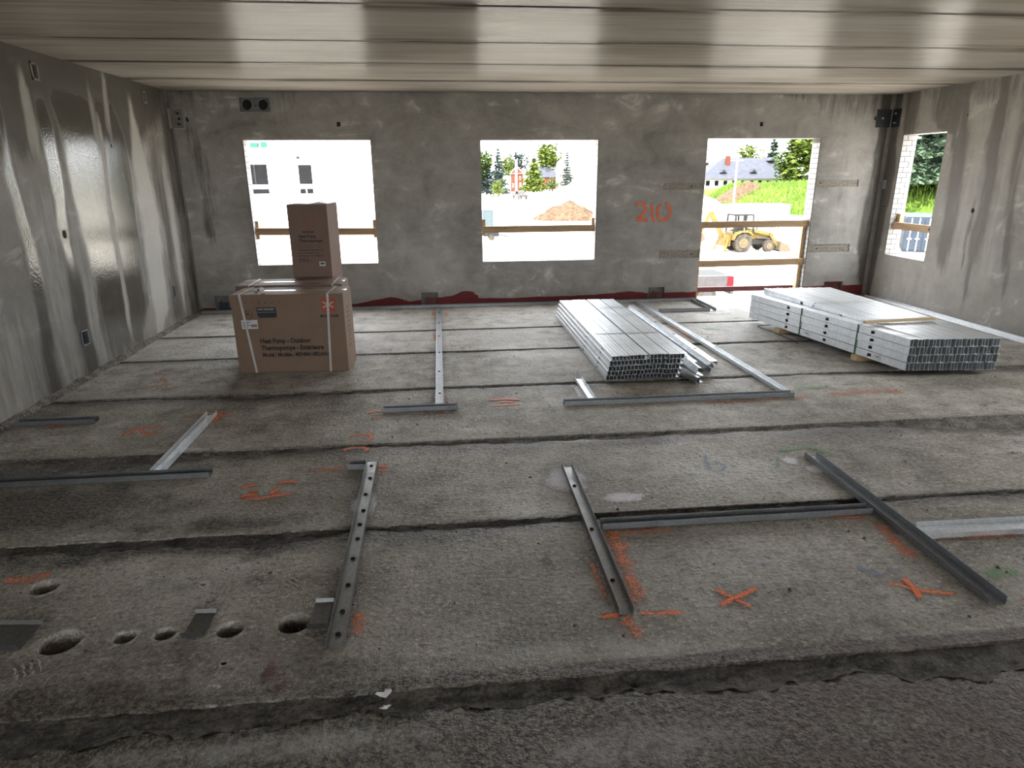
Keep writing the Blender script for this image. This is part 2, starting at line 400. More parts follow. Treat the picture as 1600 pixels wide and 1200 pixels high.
def wall(name, mapf, us, vs_, through, recess, mat, masks, out_d=TW):
    """mapf(u, v, depth) gives the world point; through: openings, recess: (u0,u1,v0,v1,depth)"""
    us = np.array(us); vv = np.array(vs_); nu, nv = len(us), len(vv)
    inner = [mapf(u, v, 0) for v in vv for u in us]
    uc = (us[:-1] + us[1:]) / 2; vc = (vv[:-1] + vv[1:]) / 2
    keep = np.ones((nv - 1, nu - 1), bool)
    for r in list(through) + [q[:4] for q in recess]:
        keep &= ~(((uc > r[0]) & (uc < r[1]))[None, :] & ((vc > r[2]) & (vc < r[3]))[:, None])
    verts = list(inner); faces = []
    for j in range(nv - 1):
        for i in range(nu - 1):
            if keep[j, i]: a = j * nu + i; faces.append((a, a + 1, a + nu + 1, a + nu))
    def quad(*P):
        b = len(verts); verts.extend(P); faces.append((b, b + 1, b + 2, b + 3))
    for (a, b, c, d), dep in [(r, out_d) for r in through] + [(q[:4], q[4]) for q in recess]:
        quad(mapf(a, c, 0), mapf(a, d, 0), mapf(a, d, dep), mapf(a, c, dep)); quad(mapf(b, c, 0), mapf(b, c, dep), mapf(b, d, dep), mapf(b, d, 0))
        quad(mapf(a, d, 0), mapf(b, d, 0), mapf(b, d, dep), mapf(a, d, dep)); quad(mapf(a, c, 0), mapf(a, c, dep), mapf(b, c, dep), mapf(b, c, 0))
    # outer skin, in coarse cells around the openings
    U = sorted(set([us[0], us[-1]] + [x for r in through for x in r[:2]])); V = sorted(set([vv[0], vv[-1]] + [x for r in through for x in r[2:4]]))
    for i in range(len(U) - 1):
        for j in range(len(V) - 1):
            cu, cv = (U[i] + U[i + 1]) / 2, (V[j] + V[j + 1]) / 2
            if not any(r[0] < cu < r[1] and r[2] < cv < r[3] for r in through):
                quad(mapf(U[i], V[j], out_d), mapf(U[i], V[j + 1], out_d), mapf(U[i + 1], V[j + 1], out_d), mapf(U[i + 1], V[j], out_d))
    o = mesh_obj(name, verts, faces, mat)
    o['kind'] = 'structure'
    n_extra = len(verts) - len(inner)
    for k in ('wet', 'pale', 'red', 'shine'):
        fn = masks.get(k)
        vals = [fn(u, v) for v in vv for u in us] if fn else [0.0] * len(inner)
        set_attr(o, k, vals + [0.0] * n_extra)
    return o

def streaks(defs):
    """each streak: (strength, soft, [(height, left, right), ...]) -> mask(u, height)"""
    def f(u, v):
        best = 0.0
        for st, soft, rows in defs:
            rows_ = rows
            if v > rows_[0][0] + 0.2 or v < rows_[-1][0] - 0.3: continue
            k = 1.0
            if v > rows_[0][0]: k = 1 - (v - rows_[0][0]) / 0.2; a, b = rows_[0][1:]
            elif v < rows_[-1][0]: k = 1 - (rows_[-1][0] - v) / 0.3; a, b = rows_[-1][1:]
            else:
                for (z0, a0, b0), (z1, a1, b1) in zip(rows_, rows_[1:]):
                    if z1 <= v <= z0:
                        t = (z0 - v) / max(1e-6, z0 - z1); a = a0 + (a1 - a0) * t; b = b0 + (b1 - b0) * t; break
            w = 0.045 * mnoise.noise(Vector((u * 1.5, v * 2.0, st * 9))) + 0.02 * mnoise.noise(Vector((u * 9, v * 5, 3)))
            d = min(u + w - a, b - u - w)
            best = max(best, st * k * min(1.0, max(0.0, 0.5 + d / soft)))
        return best
    return f

# openings
W1 = (-2.390, -0.850, 0.585, 2.105); W2 = (0.525, 2.050, 0.575, 2.100); W3 = (3.500, 5.060, 0.0, 2.115)
W4 = (7.820, 8.610, 0.610, 2.140); FILL_RIGHT = (3.05, 4.55, 0.60, 2.12)          # on the right wall; FILL_RIGHT is an unseen opening added for fill light
FILL_REAR = [(-2.4, -0.5, 0.5, 2.2), (2.5, 4.4, 0.5, 2.2)]      # unseen openings added behind the camera for fill light
STRIPS = [(2.935, 3.500, 1.475, 1.562), (2.930, 3.500, 0.575, 0.685), (5.060, 5.670, 1.495, 1.585), (5.060, 5.675, 0.615, 0.725)]
POCKETS = [(-0.313, -0.091, 0.0, 0.184), (2.810, 3.040, 0.0, 0.180), (5.375, 5.657, 0.0, 0.200), (-2.985, -2.800, 0.0, 0.205)]
VENT = (-2.373, -2.006, 2.417, 2.594)
BHOLES = [(-1.219, 2.287, 0.014), (4.207, 2.289, 0.014), (3.33, 1.512, 0.010), (3.40, 0.622, 0.010), (5.13, 1.545, 0.010), (5.20, 0.665, 0.010)]

RED = [(-3.2, 0.045), (-1.19, 0.051), (-1.02, 0.081), (-0.72, 0.134), (-0.6, 0.114), (-0.47, 0.067), (-0.34, 0.081), (-0.04, 0.117), (0.09, 0.123), (0.20, 0.175),
       (0.25, 0.192), (0.36, 0.185), (0.41, 0.15), (0.48, 0.087), (0.91, 0.076), (1.17, 0.087), (1.8, 0.089), (2.33, 0.111), (2.56, 0.133), (2.79, 0.1), (3.06, 0.103), (3.57, 0.099), (5.45, 0.146), (6.1, 0.143)]
def red_mask(u, v):
    if v > 0.35: return 0.0
    h = np.interp(u, [r[0] for r in RED], [r[1] for r in RED]) + 0.008 * mnoise.noise(Vector((u * 9, 0, 0)))
    return max(0.0, min(1.0, 0.5 + (h - v) / 0.03))

def ul(rs): return [x for r in rs for x in r[:2]]
def vl(rs): return [x for r in rs for x in r[2:4]]
cut = [W1, W2, W3]
rec = [(*s, 0.012) for s in STRIPS] + [(*p, 0.06) for p in POCKETS] + [(*VENT, 0.10)] + [(x - 0.022, x + 0.022, z - 0.026, z + 0.026, 0.03) for x, z, r in BHOLES[:2]]
us = lines(XL - TW, XR + TW, 0.05, [XL, XR] + ul(cut) + ul(rec)); vsl = lines(-0.25, ZC + 0.25, 0.045, [0.0, ZC] + vl(cut) + vl(rec) + [0.02, 0.04, 0.06, 0.08, 0.1, 0.12, 0.14, 0.16, 0.20])
back_wet = streaks([(0.5, 0.14, [(2.22, -3.08, -2.92), (1.6, -3.02, -2.80), (1.0, -2.98, -2.82)]), (0.4, 0.2, [(2.65, -2.0, -1.7), (2.5, -1.95, -1.75)]),
                    (0.9, 0.05, [(2.65, 5.84, 6.02), (1.6, 5.83, 6.02), (0.9, 5.80, 6.02), (0.2, 5.86, 6.02)]), (0.38, 0.3, [(2.65, 4.4, 6.0), (2.52, 4.9, 6.0)]),
                    (0.35, 0.3, [(2.65, -3.2, -2.3), (2.6, -3.1, -2.5)])])
back_pale = streaks([(0.55, 0.5, [(1.9, 5.35, 5.8), (1.2, 5.3, 5.85), (0.35, 5.15, 5.7)]), (0.6, 0.15, [(0.56, -0.38, -0.08), (0.42, -0.33, -0.1)]), (0.45, 0.1, [(0.33, -0.6, -0.4), (0.24, -0.65, -0.45)]),  # first patch paints the side window's light beside the right corner
                     (0.35, 0.3, [(0.5, 2.2, 2.9), (0.35, 2.0, 3.2)]), (0.3, 0.4, [(1.6, -0.6, 0.0), (1.35, -0.7, 0.1)])])
wall_back = wall('wall_back', lambda u, v, d: (u, YB + d, v), us, vsl, cut, rec, 'wall_back', dict(red=red_mask, wet=back_wet, pale=back_pale, shine=lambda u, v: 0.5 * back_wet(u, v)))

LBOX = [(5.98, 6.10, 0.28, 0.41), (8.09, 8.155, 0.33, 0.47), (6.06, 6.16, 2.43, 2.565), (8.13, 8.21, 2.45, 2.575)]
LH = [(6.056, 1.237, 0.035), (7.194, 1.979, 0.018), (8.677, 1.224, 0.035)]
recL = [(*b, 0.05) for b in LBOX] + [(y - r, y + r, z - r, z + r, 0.08) for y, z, r in LH]
D1 = [(2.10, 5.50, 5.56), (1.93, 5.49, 5.55), (1.40, 5.46, 5.59), (0.93, 5.44, 5.61), (0.44, 5.39, 5.57), (0.09, 5.35, 5.55), (0.0, 5.35, 5.55)]
D2 = [(2.2, 6.03, 6.20), (2.00, 6.01, 6.20), (1.61, 6.00, 6.16), (1.11, 6.01, 6.13), (0.71, 5.93, 6.18), (0.31, 5.90, 6.15), (0.07, 5.89, 6.19)]
D3 = [(2.3, 6.28, 7.40), (2.13, 6.31, 7.48), (2.03, 6.32, 7.50), (1.60, 6.28, 7.52), (1.02, 6.36, 7.47), (0.72, 6.36, 7.42), (0.40, 6.35, 7.40), (0.15, 6.4, 7.2)]
D4 = [(2.1, 8.04, 8.3), (1.41, 8.05, 8.33), (0.88, 8.07, 8.34), (0.15, 7.96, 8.37)]
TOP = [(2.65, 3.0, 8.75), (2.35, 3.3, 8.5), (2.02, 3.8, 7.9)]
PA = [(2.40, 7.76, 7.82), (2.35, 7.75, 7.82), (1.89, 7.63, 7.94), (1.25, 7.60, 8.04), (0.76, 7.54, 7.96), (0.24, 7.51, 7.91), (0.08, 7.48, 7.67)]
PB = [(1.9, 8.40, 8.48), (1.63, 8.36, 8.50), (1.03, 8.36, 8.51), (0.48, 8.33, 8.49), (0.15, 8.33, 8.40)]
P2 = [(2.15, 6.98, 7.03), (2.01, 6.97, 7.03), (1.31, 6.87, 6.96), (0.71, 6.88, 6.95), (0.31, 6.86, 6.94)]
C1 = [(2.40, 5.87, 5.97), (2.35, 5.86, 5.99), (2.08, 5.82, 6.0), (1.94, 5.82, 5.97)]
C2 = [(2.41, 6.92, 7.01), (2.04, 6.91, 7.00)]; C3 = [(2.58, 7.25, 7.34), (2.16, 7.17, 7.27)]
PDRY = [(1.5, 5.62, 5.98), (0.9, 5.63, 5.95), (0.4, 5.58, 5.9), (0.05, 5.57, 5.87)]; PDRY2 = [(0.6, 4.6, 5.36), (0.2, 4.5, 5.34), (0.02, 4.4, 5.34)]
PDRY3 = [(1.7, 6.17, 6.27), (1.1, 6.14, 6.34), (0.4, 6.17, 6.34), (0.1, 6.2, 6.38)]
lw_wet = streaks([(0.85, 0.09, D1), (0.85, 0.09, D2), (0.85, 0.2, D3), (0.6, 0.15, D4), (1.0, 0.5, TOP), (0.6, 0.1, [(2.5, 8.5, 8.9), (0.1, 8.55, 8.9)])])
lw_dry = streaks([(1.0, 0.12, PA), (0.8, 0.09, PB), (0.85, 0.06, P2), (0.7, 0.06, C1), (0.5, 0.05, C2), (0.5, 0.05, C3), (0.45, 0.1, PDRY), (0.5, 0.3, PDRY2), (0.45, 0.05, PDRY3)])
lw_gloss = streaks([(1.0, 0.05, D1[:4]), (1.0, 0.05, D2[:4]), (1.0, 0.12, D3), (0.25, 0.1, D4)])
ysl = lines(YF - TW, YB + TW, 0.35, []); 
ysl = [y for y in ysl if y < 4.0] + lines(4.0, YB, 0.028, ul(recL)) + [YB + TW]
vs2 = lines(-0.25, ZC + 0.25, 0.05, [0.0, ZC] + vl(recL))
wall_left = wall('wall_left', lambda u, v, d: (XL - d, u, v), ysl, vs2, [], recL, 'wall_left',
                 dict(wet=lambda u, v: lw_wet(u, v) * (1 - lw_dry(u, v)), pale=lw_dry, shine=lambda u, v: lw_gloss(u, v) * (1 - min(1.0, 1.3 * lw_dry(u, v)))))

RH = [(7.187, 1.262, 0.030), (7.545, 2.298, 0.016), (8.788, 1.237, 0.026)]
recR = [(y - r, y + r, z - r, z + r, 0.07) for y, z, r in RH]
R1 = [(2.65, 8.38, 8.66), (2.60, 8.38, 8.65), (2.37, 8.37, 8.63), (2.17, 8.39, 8.62)]
R2 = [(2.65, 7.43, 8.11), (2.61, 7.43, 8.11), (2.47, 7.51, 8.13), (2.28, 7.49, 8.12), (2.16, 7.47, 8.0), (2.10, 7.44, 7.74), (1.78, 7.44, 7.67), (1.46, 7.40, 7.65), (1.13, 7.39, 7.64), (0.67, 7.42, 7.60)]
R3 = [(2.65, 7.01, 7.17), (2.59, 7.01, 7.17), (2.26, 6.95, 7.16), (2.01, 6.98, 7.17), (1.67, 6.93, 7.12), (1.37, 6.92, 7.10), (1.05, 6.94, 7.16), (0.62, 7.02, 7.13), (0.29, 7.01, 7.08)]
R4 = [(2.65, 6.7, 6.82), (2.24, 6.68, 6.79), (1.67, 6.64, 6.79), (1.28, 6.61, 6.73), (0.89, 6.55, 6.68), (0.48, 6.52, 6.59)]
R5 = [(2.65, 6.2, 6.42), (1.9, 6.18, 6.38), (1.2, 6.12, 6.3), (0.7, 6.1, 6.2)]
RC = [(2.65, 8.77, 8.95), (1.67, 8.66, 8.95), (0.91, 8.72, 8.95), (0.10, 8.77, 8.95)]
DR = [(1.28, 7.175, 7.225), (1.04, 7.165, 7.215), (0.82, 7.18, 7.215), (0.42, 7.18, 7.20)]
rw_wet = streaks([(0.8, 0.10, R1), (0.8, 0.12, R2), (0.85, 0.10, R3), (0.75, 0.10, R4), (0.7, 0.12, R5), (0.95, 0.05, RC), (1.0, 0.02, DR), (0.5, 0.2, [(2.65, 6.0, 8.4), (2.5, 6.8, 8.2)])])
rw_pale = streaks([(0.55, 0.08, [(2.3, 7.22, 7.44), (1.4, 7.18, 7.4), (0.8, 7.2, 7.4)]), (0.55, 0.08, [(2.3, 6.83, 6.95), (1.4, 6.76, 6.9), (0.6, 6.72, 6.95)]), (0.4, 0.3, [(0.6, 7.6, 8.6), (0.1, 7.4, 8.6)])])
ysr = lines(YF - TW, YB + TW, 0.35, list(FILL_RIGHT[:2]))
ysr = [y for y in ysr if y < 5.0] + lines(5.0, YB, 0.028, ul(recR) + list(W4[:2])) + [YB + TW]
vs3 = lines(-0.25, ZC + 0.25, 0.05, [0.0, ZC] + vl(recR) + list(W4[2:]) + list(FILL_RIGHT[2:]))
wall_right = wall('wall_right', lambda u, v, d: (XR + d, u, v), ysr, vs3, [W4, FILL_RIGHT], recR, 'wall_right', dict(wet=rw_wet, pale=rw_pale, shine=lambda u, v: 0.35 * rw_wet(u, v),
                  red=lambda u, v: max(0.0, 0.55 * (1 - v / 0.12)) * (1.0 if u > 8.72 else 0.0) if v < 0.12 else 0.0))
wall_front = wall('wall_front', lambda u, v, d: (u, YF - d, v), lines(XL - TW, XR + TW, 0.5, ul(FILL_REAR)), lines(-0.25, ZC + 0.25, 0.5, [0.0] + vl(FILL_REAR)), FILL_REAR, [], 'plain_concrete', {})

# backs of the recesses, and round holes
def back_panel(name, mapf, r, d, mat, parent):
    a, b, c, e = r
    return mesh_obj(name, [mapf(a, c, d), mapf(b, c, d), mapf(b, e, d), mapf(a, e, d)], [(0, 1, 2, 3)], mat, parent)
mb_ = lambda u, v, d: (u, YB + d, v); ml_ = lambda u, v, d: (XL - d, u, v); mr_ = lambda u, v, d: (XR + d, u, v)
for s in STRIPS:       # rough bearing strips left and right of the doorway: a lumpy panel
    nx, nz = 24, 6; V = []; Fc = []
    for j in range(nz + 1):
        for i in range(nx + 1):
            x = s[0] + (s[1] - s[0]) * i / nx; z = s[2] + (s[3] - s[2]) * j / nz
            V.append(mb_(x, z, 0.012 - 0.004 * abs(mnoise.noise(Vector((x * 50, z * 50, 1))))))
    for j in range(nz):
        for i in range(nx): a = j * (nx + 1) + i; Fc.append((a, a + 1, a + nx + 2, a + nx + 1))
    mesh_obj('aggregate_strip', V, Fc, 'rough_concrete', wall_back)
for x, z, r in BHOLES[2:]:
    MB().cyl((x, YB + 0.0075, z), (x, YB + 0.011, z), r, n=12).build('bolt_hole', 'black', wall_back)
for x, z, r in BHOLES[:2]:
    back_panel('bolt_hole', mb_, (x - 0.022, x + 0.022, z - 0.026, z + 0.026), 0.03, 'black', wall_back)
for p in POCKETS:
    back_panel('pocket_back', mb_, p, 0.06, 'redboard' if p[0] > 5 else 'plain_concrete', wall_back)
def collar(name, mapf, u, v, r, dep, parent, mat):
    """square plug with a round bore, closing the square cut around a form-tie hole"""
    n = 16; V = []; Fc = []
    rr = r * 0.92
    sq = []
    for i in range(n):
        a = 2 * math.pi * i / n; c, s_ = math.cos(a), math.sin(a); k = r / max(abs(c), abs(s_)); sq.append((u + c * k, v + s_ * k))
    ci = [(u + rr * math.cos(2 * math.pi * i / n), v + rr * math.sin(2 * math.pi * i / n)) for i in range(n)]
    V = [mapf(*q, 0) for q in sq] + [mapf(*q, 0) for q in ci] + [mapf(*q, dep) for q in ci]
    Fc = [(i, (i + 1) % n, n + (i + 1) % n, n + i) for i in range(n)] + [(n + i, n + (i + 1) % n, 2 * n + (i + 1) % n, 2 * n + i) for i in range(n)] + [tuple(range(2 * n, 3 * n))]
    return mesh_obj(name, V, Fc, mat, parent)
for y, z, r in LH: collar('tie_hole', ml_, y, z, r, 0.075, wall_left, 'wall_left')
for y, z, r in RH: collar('tie_hole', mr_, y, z, r, 0.065, wall_right, 'wall_right')
MB().cyl((XR + 0.012, 7.187, 1.262), (XR + 0.02, 7.187, 1.262), 0.027, n=14).build('black_plug', 'black', wall_right)  # black disc set just inside the tie hole
MB().cyl((XR + 0.012, 8.788, 1.237), (XR + 0.02, 8.788, 1.237), 0.024, n=14).build('black_plug', 'black', wall_right)

# white brick lining of the jambs: each brick its own piece
def make_brick(L, mat):
    b = MB().box(-L / 2, L / 2, -0.006, 0.006, -0.0305, 0.0305); return b
brick_mesh = {}
for nm, L in (('long', 0.124), ('short', 0.060)):
    o = make_brick(L, 'brick').build('brick', 'brick', None, bevel=0.0015); brick_mesh[nm] = o.data; bpy.data.objects.remove(o)
def line_jamb(jamb, z0, z1, parent):
    """jamb(d, off) -> (x, y, rz): d along the wall's depth, off out of the jamb"""
    z = z0 + 0.034; k = 0
    while z < z1 - 0.02:
        segs = (('long', 0.066), ('short', 0.164)) if k % 2 else (('short', 0.034), ('long', 0.132))
        for nm, d in segs:
            o = bpy.data.objects.new('brick', brick_mesh[nm]); COL.objects.link(o); o.parent = parent
            x, y, rz = jamb(d); o.location = (x, y, z); o.rotation_euler = (0, 0, rz)
        z += 0.0665; k += 1
H2 = math.pi / 2
line_jamb(lambda d: (W3[1] - 0.005, YB + d, H2), W3[2], W3[3], wall_back)
line_jamb(lambda d: (W1[0] + 0.005, YB + d, H2), W1[2], W1[3], wall_back)
line_jamb(lambda d: (W2[1] - 0.005, YB + d, H2), W2[2], W2[3], wall_back)
line_jamb(lambda d: (XR + d, W4[1] - 0.005, 0.0), W4[2], W4[3], wall_right)
for (x0, x1, y0, y1, z0, z1), par in (((W3[1] - 0.004, W3[1] + 0.0005, YB + 0.001, YB + TW, W3[2], W3[3]), wall_back), ((W1[0] - 0.0005, W1[0] + 0.004, YB + 0.001, YB + TW, W1[2], W1[3]), wall_back),
        ((W2[1] - 0.004, W2[1] + 0.0005, YB + 0.001, YB + TW, W2[2], W2[3]), wall_back), ((XR + 0.001, XR + TW, W4[1] - 0.004, W4[1] + 0.0005, W4[2], W4[3]), wall_right)):
    MB().box(x0, x1, y0, y1, z0, z1).build('mortar_bed', 'mortar', par)

# ------------------------------------------------------------------ floor of hollow-core planks
SEAM = [-2.6, -1.75, -0.55, 0.70, 1.90, 3.05, 4.14, 5.32, 6.48, 7.46, YB]
GW = {0.70: 0.12, 1.90: 0.125, 3.05: 0.06, 4.14: 0.07, 5.32: 0.05, 6.48: 0.045, 7.46: 0.03}
floor = MB().box(XL - TW, XR + TW, YF - TW, YB + TW, -0.30, -0.215).build('floor', 'plain_concrete'); floor['kind'] = 'structure'

def gw(s, x):        # width of the grout band in front of a seam
    w = GW.get(s, 0.05)
    if s == 4.14: w += 0.13 * max(0.0, min(1.0, (x - 2.7) / 0.25)) + (0.16 * max(0.0, min(1.0, (-1.5 - x) / 0.6)))
    if s == 3.05: w += 0.05 * max(0.0, min(1.0, (-0.4 - x) / 0.5))
    if s == 5.32: w += 0.06 * max(0.0, min(1.0, (-0.3 - x) / 0.6)) * max(0.0, min(1.0, (x + 2.5) / 0.5))
    return w * max(0.15, 0.9 + 0.75 * mnoise.noise(Vector((x * 1.3, s * 5, 0))) + 0.45 * mnoise.noise(Vector((x * 5, s * 5, 3))) + 0.2 * mnoise.noise(Vector((x * 17, s * 5, 3))))

def blob(x, y, cx, cy, rx, ry, p=1.0):
    d = math.hypot((x - cx) / rx, (y - cy) / ry); return p * max(0.0, min(1.0, 1.35 - d))
def dirt_falloff_at(x, y):
    v = 0.0
    v = max(v, blob(x, y, -2.3, 3.42, 0.95, 0.34, 0.85), blob(x, y, -2.5, 3.95, 1.5, 0.22, 0.75), blob(x, y, -1.2, 3.15, 0.6, 0.12, 0.6))
    v = max(v, blob(x, y, -0.2, 1.98, 0.9, 0.16, 0.5), blob(x, y, 1.6, 2.02, 1.0, 0.14, 0.42), blob(x, y, -1.6, 1.98, 0.9, 0.12, 0.7), blob(x, y, -3.0, 5.1, 0.3, 0.4, 0.5))
    v = max(v, blob(x, y, 0.7, 2.5, 0.12, 0.5, 0.4), blob(x, y, -0.38, 2.6, 0.16, 0.7, 0.35), blob(x, y, 4.5, 4.9, 0.7, 0.2, 0.35))
    if y < 1.95: v = max(v, 0.78 + 0.30 * fbm(x, y, 2.0, 3, 1.4))  # near planks darker by depth: wet dirt, with the light's fall-off painted in
    elif y < 3.05: v = max(v, 0.36 - 0.10 * (y - 1.9) + 0.24 * fbm(x, y, 2.0, 3, 0.9))
    elif y < 4.14: v = max(v, 0.17 + 0.2 * fbm(x, y, 2.0, 3, 0.8))
    return max(0.0, min(1.0, v))
def brown_at(x, y):
    v = 0.0
    if y < 1.95: v = max(0.0, min(1.0, 0.55 + 0.6 * (x - 0.7)))
    v = max(v, blob(x, y, -1.3, 2.1, 0.9, 0.25, 0.5), blob(x, y, -1.15, 3.3, 0.8, 0.3, 0.35))
    return v
def pale_lit_at(x, y):
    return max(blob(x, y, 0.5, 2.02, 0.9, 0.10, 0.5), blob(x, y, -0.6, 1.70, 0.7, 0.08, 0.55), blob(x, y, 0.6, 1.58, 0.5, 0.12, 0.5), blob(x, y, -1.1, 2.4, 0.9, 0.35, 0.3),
               blob(x, y, 1.0, 4.05, 0.4, 0.06, 0.7), blob(x, y, 0.3, 8.0, 2.5, 0.7, 0.4), blob(x, y, 4.3, 8.2, 1.0, 0.7, 0.5), 0.25 if 4.14 < y < 5.32 else 0.0, 0.40 if 5.32 < y < 6.48 else 0.0, 0.55 if y > 6.48 else 0.0)  # far planks paler in steps: brightness near the windows painted into the colour

def plank(s0, s1):
    near = s1 > 0.7
    nx = int((XR - XL) / (0.045 if near else 0.4)); ny = 30 if near else 4
    V = []; Fc = []; at = {'dirt': [], 'brown': [], 'pale': []}
    for j in range(ny + 1):
        for i in range(nx + 1):
            x = XL + (XR - XL) * i / nx
            y0 = s0 + 0.006 * mnoise.noise(Vector((x * 3, s0, 0))); y1 = s1 - gw(s1, x) if s1 < YB else YB
            t = (j / ny); t = t * t * (3 - 2 * t) * 0.5 + t * 0.5
            y = y0 + (y1 - y0) * t
            z = -0.0005 + 0.0012 * mnoise.noise(Vector((x * 6, y * 6, 0))) - (0.003 + 0.004 * mnoise.fractal(Vector((x * 7, y * 7, 0)), 0.7, 2.1, 4) if s1 == 1.90 else 0.0)
            if s1 < YB:   # the far edge rolls down into the joint
                d = (y1 - y)
                if d < 0.10: z -= 0.010 * (1 - d / 0.10) ** 2
            V.append((x, y, min(z, 0.0)))
            if near:
                dv = dirt_falloff_at(x, y)
                e = max(0.0, 1 - (y1 - y) / (0.22 + 0.18 * mnoise.noise(Vector((x * 1.3, s1, 7))))) if s1 < YB else 0.0
                e2 = max(0.0, 1 - (y - y0) / (0.10 + 0.08 * mnoise.noise(Vector((x * 1.1, s0, 17))))) * 0.42
                at['dirt'].append(min(1.0, max(dv, 0.85 * e, e2))); at['brown'].append(brown_at(x, y)); at['pale'].append(pale_lit_at(x, y))
            else:
                for k in at: at[k].append(0.5 if k == 'dirt' else 0)
    for j in range(ny):
        for i in range(nx): a = j * (nx + 1) + i; Fc.append((a, a + 1, a + nx + 2, a + nx + 1))
    # skirts down to the underside, and the underside itself
    def ring():
        r = [i for i in range(nx + 1)] + [(j) * (nx + 1) + nx for j in range(1, ny + 1)] + [ny * (nx + 1) + i for i in range(nx - 1, -1, -1)] + [j * (nx + 1) for j in range(ny - 1, 0, -1)]
        return r
    rg = ring(); b = len(V)
    for k in rg:
        V.append((V[k][0], V[k][1], -0.20))
        at['dirt'].append(0.9); at['brown'].append(0); at['pale'].append(0)
    n = len(rg)
    for k in range(n): Fc.append((rg[(k + 1) % n], rg[k], b + k, b + (k + 1) % n))
    Fc.append(tuple(b + k for k in range(n)))
    o = mesh_obj('floor_plank', V, Fc, 'floor', floor)
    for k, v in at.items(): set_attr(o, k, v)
    return o

HOLES = [(-1.786, 2.679, 0.060), (-1.522, 2.292, 0.075), (-1.288, 2.295, 0.042), (-1.139, 2.298, 0.042), (-0.892, 2.297, 0.053), (-0.648, 2.309, 0.065), (-0.86, 2.105, 0.013), (-1.1, 2.62, 0.012), (-0.83, 2.68, 0.010)]
for s0, s1 in zip(SEAM[:-1], SEAM[1:]):
    pk = plank(s0, s1)
    if s0 == 1.90:
        cb = MB()
        for x, y, r in HOLES: cb.cyl((x, y, -0.165 if r > 0.02 else -0.03), (x, y, 0.1), r, n=28)
        c = cb.build('cutter', 'floor'); md = pk.modifiers.new('b', 'BOOLEAN'); md.object = c; md.operation = 'DIFFERENCE'; md.solver = 'EXACT'
        dg = bpy.context.evaluated_depsgraph_get(); me = bpy.data.meshes.new_from_object(pk.evaluated_get(dg))
        pk.modifiers.clear(); pk.data = me; me.name = 'floor_plank'; bpy.data.objects.remove(c)
    if s1 < YB:      # rough grout in the joint beyond this plank
        near = s1 > 0.5; nx = int((XR - XL) / (0.018 if near else 0.3)); ny = 10 if near else 3; V = []; Fc = []
        for j in range(ny + 1):
            for i in range(nx + 1):
                x = XL + (XR - XL) * i / nx; w = gw(s1, x); y = s1 - w - 0.012 + (w + 0.016) * j / ny
                k = j / ny
                z = -0.010 - 0.006 * math.sin(k * math.pi) + (0.010 * mnoise.fractal(Vector((x * 13, y * 17, s1)), 0.6, 2.2, 5) if near else 0)
                V.append((x, y, min(-0.004, z)))
        for j in range(ny):
            for i in range(nx): a = j * (nx + 1) + i; Fc.append((a, a + 1, a + nx + 2, a + nx + 1))
        mesh_obj('joint_grout', V, Fc, 'grout_wet' if s1 < 3.5 else 'grout', floor, True)

# ------------------------------------------------------------------ ceiling of hollow-core planks
CS = [-2.6, -1.43, -0.27, 0.90, 2.07, 3.235, 4.40, 5.56, 6.63, 7.80, YB]
ceiling = MB().box(XL - TW, XR + TW, YF - TW, YB + TW, ZC + 0.215, ZC + 0.30).build('ceiling', 'plain_concrete'); ceiling['kind'] = 'structure'
for s0, s1 in zip(CS[:-1], CS[1:]):
    nx = 60; prof = [(s0 + 0.007, ZC + 0.06), (s0 + 0.007, ZC + 0.020), (s0 + 0.022, ZC + 0.001), (s0 + 0.03, ZC)]
    prof += [(s0 + 0.03 + (s1 - s0 - 0.06) * k / 12, ZC) for k in range(1, 12)]
    prof += [(s1 - 0.03, ZC), (s1 - 0.022, ZC + 0.001), (s1 - 0.007, ZC + 0.020), (s1 - 0.007, ZC + 0.06)]
    V = []; Fc = []; dv = []
    n = len(prof)
    for i in range(nx + 1):
        x = XL + (XR - XL) * i / nx
        for y, z in prof:
            V.append((x, y, z + 0.0012 * mnoise.noise(Vector((x * 0.8, y * 2, 4)))))
            e = min(y - s0, s1 - y); far = (y - s0) < 0.3
            w = 0.15 + 0.16 * mnoise.noise(Vector((x * 0.9, s0, 9)))
            dv.append(max(0.0, min(1.0, 1 - e / max(0.03, w))))
    for i in range(nx):
        for k in range(n - 1): a = i * n + k; Fc.append((a, a + 1, a + n + 1, a + n))
    o = mesh_obj('ceiling_plank', V, Fc, 'ceiling', ceiling); set_attr(o, 'dirt', dv)
    MB().box(XL, XR, s0 - 0.008, s0 + 0.008, ZC + 0.045, ZC + 0.06).build('joint_filler', 'grout', ceiling)
MB().box(XL - TW, XR + TW, YF - TW, YB + TW, ZC + 0.058, ZC + 0.062).build('plank_core', 'plain_concrete', ceiling)

